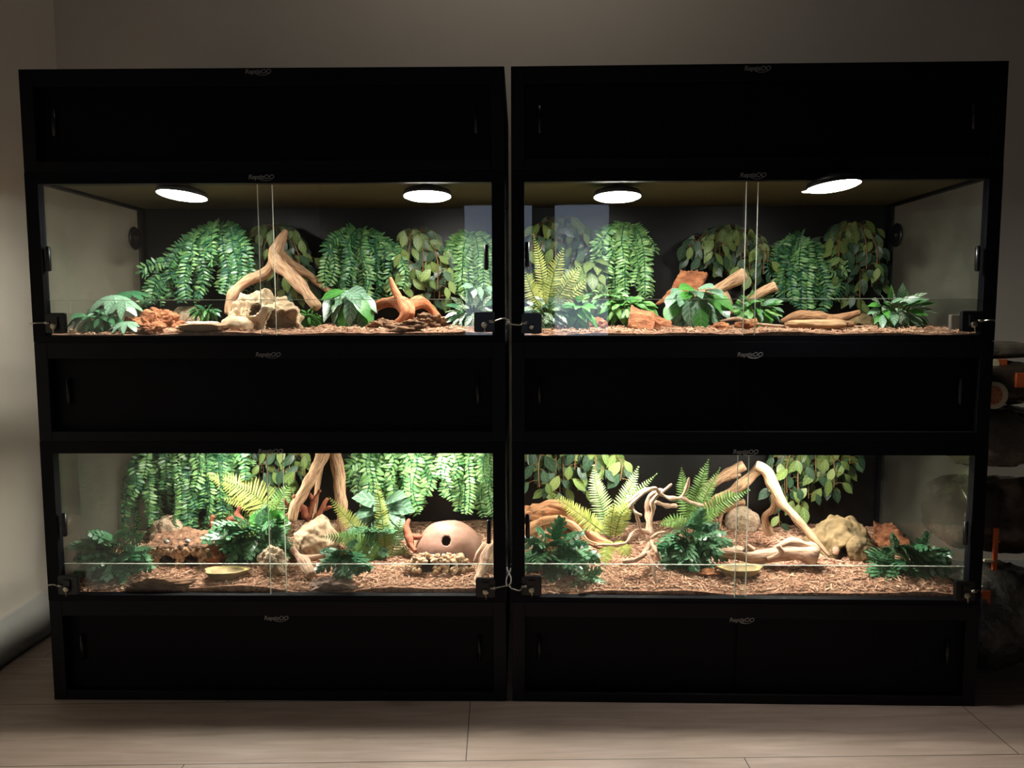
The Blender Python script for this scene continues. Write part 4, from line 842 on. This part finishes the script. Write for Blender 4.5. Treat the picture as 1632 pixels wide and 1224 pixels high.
slab('cork_sheet', 'ridged cork bark slab leaning right of the ochre rock cave', [(1392, 888, .24), (1482, 872, .26), (1452, 842, .44), (1392, 830, .42)], .012, 'cork', nzs=.012, curve=.012, uv=(60, 30))
branch('driftwood_log', 'flat pale driftwood log lying in front of the arched branch', [
    [(1108, 876, .18, 6), (1140, 878, .17, 11), (1175, 884, .16, 12), (1215, 886, .15, 13), (1250, 882, .14, 15), (1282, 882, .13, 17), (1302, 888, .12, 15)],
    [(1235, 876, .15, 8), (1262, 866, .15, 10), (1290, 872, .14, 11), (1304, 880, .13, 9)], [(1200, 876, .16, 6), (1190, 868, .15, 3)], [(1225, 892, .12, 5), (1245, 882, .11, 5), (1240, 870, .11, 4)]], 'woodpale', nz=.35, ridge=.12)
dish('yellow water dish in front of the flat pale driftwood log', 1181, .09, 37, 'BR', h=.024)
branch('twig', 'small round wood plug in the mouth of the ochre rock cave', [[(1334, 874, .24, 6), (1332, 877, .20, 7)]], 'woodpale')
rock('bark_chunk', 'bark lump beside the yellow water dish, lower right terrarium', 1128, .1, (.03, .02, .012), 'cork', 'BR', nz=.7, cat='bark')
# keep every leaf and twig inside its own glass tank
def inside(o):
    ws = [v.co for v in o.data.vertices]
    if not ws: return
    c = sum(ws, Vector())/len(ws); side = 'left' if c.x < 0 else 'right'; top = c.z > .8
    z1 = (Z[4] if top else Z[2])-.018
    for v in o.data.vertices:
        l = w2loc(side, v.co); x = min(max(l.x, .0215), CW-.0215); y = min(max(l.y, .0275), CD-.0135); z = min(l.z, z1); g = ground(('T' if top else 'B')+('L' if side == 'left' else 'R'), v.co); z = max(z, g-.006)
        if (x, y, z) != (l.x, l.y, l.z): v.co = loc2w(side, x, y, z)
for o in list(bpy.data.objects):
    r = o
    while r.parent: r = r.parent
    if o.type == 'MESH' and 'label' in r and not r.get('_local') and 'kind' not in r and r.name.split('.')[0] not in ('cabinet', 'glass_terrarium', 'dome_lamp', 'sensor_box'): inside(o)
# ------------------------------------------------------------------ locks, cables, clutter beside the shelves
def lock(side, px, py, label, key, cable, cut=0):
    """square lock stuck on the glass; cable: list of px points"""
    p = pixloc(side, px, py, 0); y = 0.0083; b = empty('glass_door_lock', loc2w(side, p.x, y, p.z), label, 'lock', 'square black locks on the glass doors', ORI[side][1], True)
    s = .0265
    m = MB(); K = []
    for yy, ss in ((0, s), (-.0085, s), (-.0105, s-.002)):
        ring = []
        for i in range(4):
            cx, cz = [(1, 1), (-1, 1), (-1, -1), (1, -1)][i]
            for j in range(5):
                a = PI/2*i+PI/2*j/4; ring.append(((cx*(ss-.005)+.005*math.cos(a)), yy, cz*(ss-.005)+.005*math.sin(a)))
        K.append(m.add(ring))
    for a, c in zip(K, K[1:]):
        for j in range(20): m.face([a+j, a+(j+1) % 20, c+(j+1) % 20, c+j])
    m.face([K[0]+j for j in range(20)][::-1]); m.face([K[-1]+j for j in range(20)]); m.build('lock_plate', M['blackpl'], b, False)
    dx = 1 if side == 'left' and px > 400 or (side == 'right' and px > 1200) else -1
    q = MB().box((-.009, -.0155, -.004), (.009, -.0105, .016)); q.lathe([(.009, -.0105), (.009, -.017), (.007, -.0175)], (0, 0, -.010), 20, 'y'); q.build('cylinder', M['blackpl'], b, False)
    k = MB().lathe([(.006, -.0176), (.006, -.019), (.003, -.0192)], (0, 0, -.010), 16, 'y')
    if key: k.tube([(0, -.019, -.010), (.001, -.021, -.012), (.0015, -.021, -.026)], .0016, 8); k.lathe([(.0075, -.0205), (.0075, -.0215), (.003, -.0216)], (0.0, 0, -.008), 16, 'y')
    k.build('key' if key else 'keyhole', M['brass'], b)
    f = MB().tube([(dx*.012, -.014, .001), (dx*.026, -.014, .001)], .0038, 10); f.build('ferrule', M['metal'], b)
    inv = b.matrix_basis.inverted(); P = [(inv @ at(x, yy, Y), 1) for x, yy, Y in cable]
    P = [(Vector((dx*.024, -.014, .001)), 1)]+P; pts, _ = smooth_path(P, 6); MB().tube(pts, .0019, 8).build('steel_cable', M['metal'], b)
    return b
lock('left', 88, 515, 'lock at the left end of the upper left terrarium', 1, [(56, 515, .02), (48, 516, .03)])
lock('left', 772, 513, 'lock at the right end of the upper left terrarium, joined by cable across the gap', 1, [(800, 508, -.012), (806, 508, -.014), (811, 514, -.014), (806, 517, -.014)])
lock('right', 847, 515, 'lock at the left end of the upper right terrarium, joined by cable across the gap', 0, [(828, 518, -.016), (812, 516, -.018), (808, 513, -.018), (812, 509, -.018)])
lock('right', 1549, 512, 'lock at the right end of the upper right terrarium', 1, [(1578, 510, -.07), (1586, 511, -.05)])
lock('left', 108, 933, 'lock at the left end of the lower left terrarium', 1, [(84, 932, .02), (77, 933, .03)])
lock('left', 774, 937, 'lock at the right end of the lower left terrarium, joined by cable across the gap', 1, [(795, 936, -.012), (804, 934, -.014), (808, 932, -.014), (809, 930, -.014)])
lock('right', 847, 934, 'lock at the left end of the lower right terrarium, joined by cable across the gap', 1, [(828, 941, -.016), (816, 938, -.018), (811, 934, -.018), (808, 930, -.018)])
lock('right', 1538, 942, 'lock at the right end of the lower right terrarium', 1, [(1552, 941, -.07), (1562, 941, -.05)])
z_ = MB()
for pts in ([(808, 904, -.02), (810, 912, -.022), (814, 920, -.022), (814, 928, -.02), (811, 933, -.018)], [(814, 905, -.02), (812, 912, -.024), (808, 920, -.024), (807, 928, -.022), (808, 934, -.018)]):
    P, _ = smooth_path([(at(*p), 1) for p in pts], 6); z_.tube(P, .0018, 8)
tag(z_.build('cable_tie', M['white_pl']), 'white looped tie on the lock cable between the lower terrariums', 'cable tie')
P, _ = smooth_path([(at(797, y, .006+dy), 1) for y, dy in ((900, 0),)]+[(Vector((.0, .25, .9)), 1)], 4)
# grey power cable lying along the left baseboard
zf = .006; P, _ = smooth_path([(Vector((XL+.022, -.1, zf)), 1), (Vector((XL+.022, .3, zf)), 1), (Vector((XL+.034, .46, zf)), 1), (Vector((XL+.06, .54, .008)), 1), (Vector((XL+.03, .60, .035)), 1), (Vector((XL+.02, .62, .08)), 1), (Vector((XL+.03, .70, .12)), 1)], 8)
tag(MB().tube(P, .0045, 8).build('power_cable', M['cablegrey']), 'grey power cable running along the left baseboard', 'cable')
P, _ = smooth_path([(Vector((.012, .30, .0)), 1), (Vector((.006, .02, .004)), 1), (Vector((.0, .012, .3)), 1), (Vector((.001, .014, .7)), 1), (Vector((.0, .014, 1.1)), 1), (Vector((.004, .05, 1.35)), 1), (Vector((.004, .10, 1.45)), 1)], 8)
#clutter: bags stacked right of the shelves
def bag(name, label, c, r, m, seed, nz=.16, cat='bag', group='pet supply bags beside the right stack', rz=0, parts=()):
    bm = bmesh.new(); bmesh.ops.create_cube(bm, size=2); bmesh.ops.subdivide_edges(bm, edges=bm.edges, cuts=14, use_grid_fill=True)
    for v in bm.verts:
        q = v.co.copy(); s = 1-.16*(abs(q.x)**3*abs(q.z)**3)-.1*abs(q.z)**4*abs(q.y); n_ = nz*(noise.noise(q*1.2+Vector((seed, 0, 0)))+.5*noise.noise(q*3+Vector((seed, 1, 0)))+.35*noise.noise(Vector((q.x*7, q.y*7, q.z*3+seed))))
        q = q*s*(1+n_); q.y *= (1-.45*abs(v.co.z)**3); v.co = Vector((q.x*r[0], q.y*r[1], q.z*r[2]))
    bmesh.ops.rotate(bm, verts=bm.verts, matrix=Matrix.Rotation(rz, 3, 'Z')); me = bpy.data.meshes.new(name); bm.to_mesh(me); bm.free()
    for f in me.polygons: f.use_smooth = True
    me.materials.append(M[m]); b = empty(name, c, label, cat, group); b['_local'] = 1; o = link('bag_body', me, b)
    for nm, mm, px, py, rpx, kind in parts:
        Yp = c[1]-r[1]*1.02; p = at(px, py, Yp)-Vector(c); rr = rpx*mpp(Yp)
        if kind == 'disc': MB().lathe([(rr, 0), (rr, -.004), (rr*.9, -.006)], p, 32, 'y').build(nm, M[mm], b, False)
        else: MB().box((p.x-rr*kind[0], p.y-.004, p.z-rr*kind[1]), (p.x+rr*kind[0], p.y+.004, p.z+rr*kind[1])).build(nm, M[mm], b, False, .002)
    return b
BX = 1.42
bag('substrate_bag', 'crinkled grey plastic bag standing on the floor beside the right stack', (BX+.02, .20, .150), (.13, .12, .150), 'baggrey', 1, parts=[])
bag('substrate_bag', 'dark bag with orange labels on top of the crinkled grey bag', (BX-.01, .22, .450), (.13, .11, .112), 'bagdark', 2, parts=[('orange_label', 'orange', 1571, 953, 7, (1, 1.8)), ('orange_label', 'orange', 1607, 952, 7, (1, 1.6)), ('orange_stripe', 'orange', 1586, 875, 4, (1, 9)), ('cream_label', 'cream', 1576, 893, 9, (1, .25))])
bag('substrate_bag', 'cloudy clear plastic bag in the middle of the bag pile', (BX, .24, .675), (.13, .11, .086), 'bagclear', 3, parts=[('orange_stripe', 'orange', 1590, 850, 4, (1, 4))])
bag('substrate_bag', 'dark brown bag with a round cream label near the top of the bag pile', (BX, .24, .832), (.13, .10, .062), 'bagdark', 4, nz=.1, parts=[('round_label', 'cream', 1584, 630, 22, 'disc'), ('label_print', 'labart', 1582, 630, 1, (.1, .1)), ('orange_label', 'orange', 1630, 606, 12, (1, 1))])
bb = [o for o in bpy.data.objects if o.name.startswith('label_print')][0]; pb = bb.parent; p = at(1583, 630, .24-.112)-pb.location
bb.data.clear_geometry(); t_ = MB().lathe([(.026, 0), (.026, -.002), (.02, -.003)], p, 28, 'y'); me_ = t_.build('label_print', M['labart'], pb, False); bpy.data.objects.remove(bb); me_.name = 'label_print'
bag('food_tub', 'clear-topped tub with a small round label on top of the bag pile', (BX-.01, .26, .925), (.11, .07, .026), 'bagclear', 5, nz=.05, cat='tub', group=None, parts=[('orange_label', 'orange', 1588, 581, 14, (1.2, .6)), ('round_label', 'cream', 1584, 580, 8, 'disc')])
for o in bpy.data.objects:
    if '_local' in o: del o['_local']
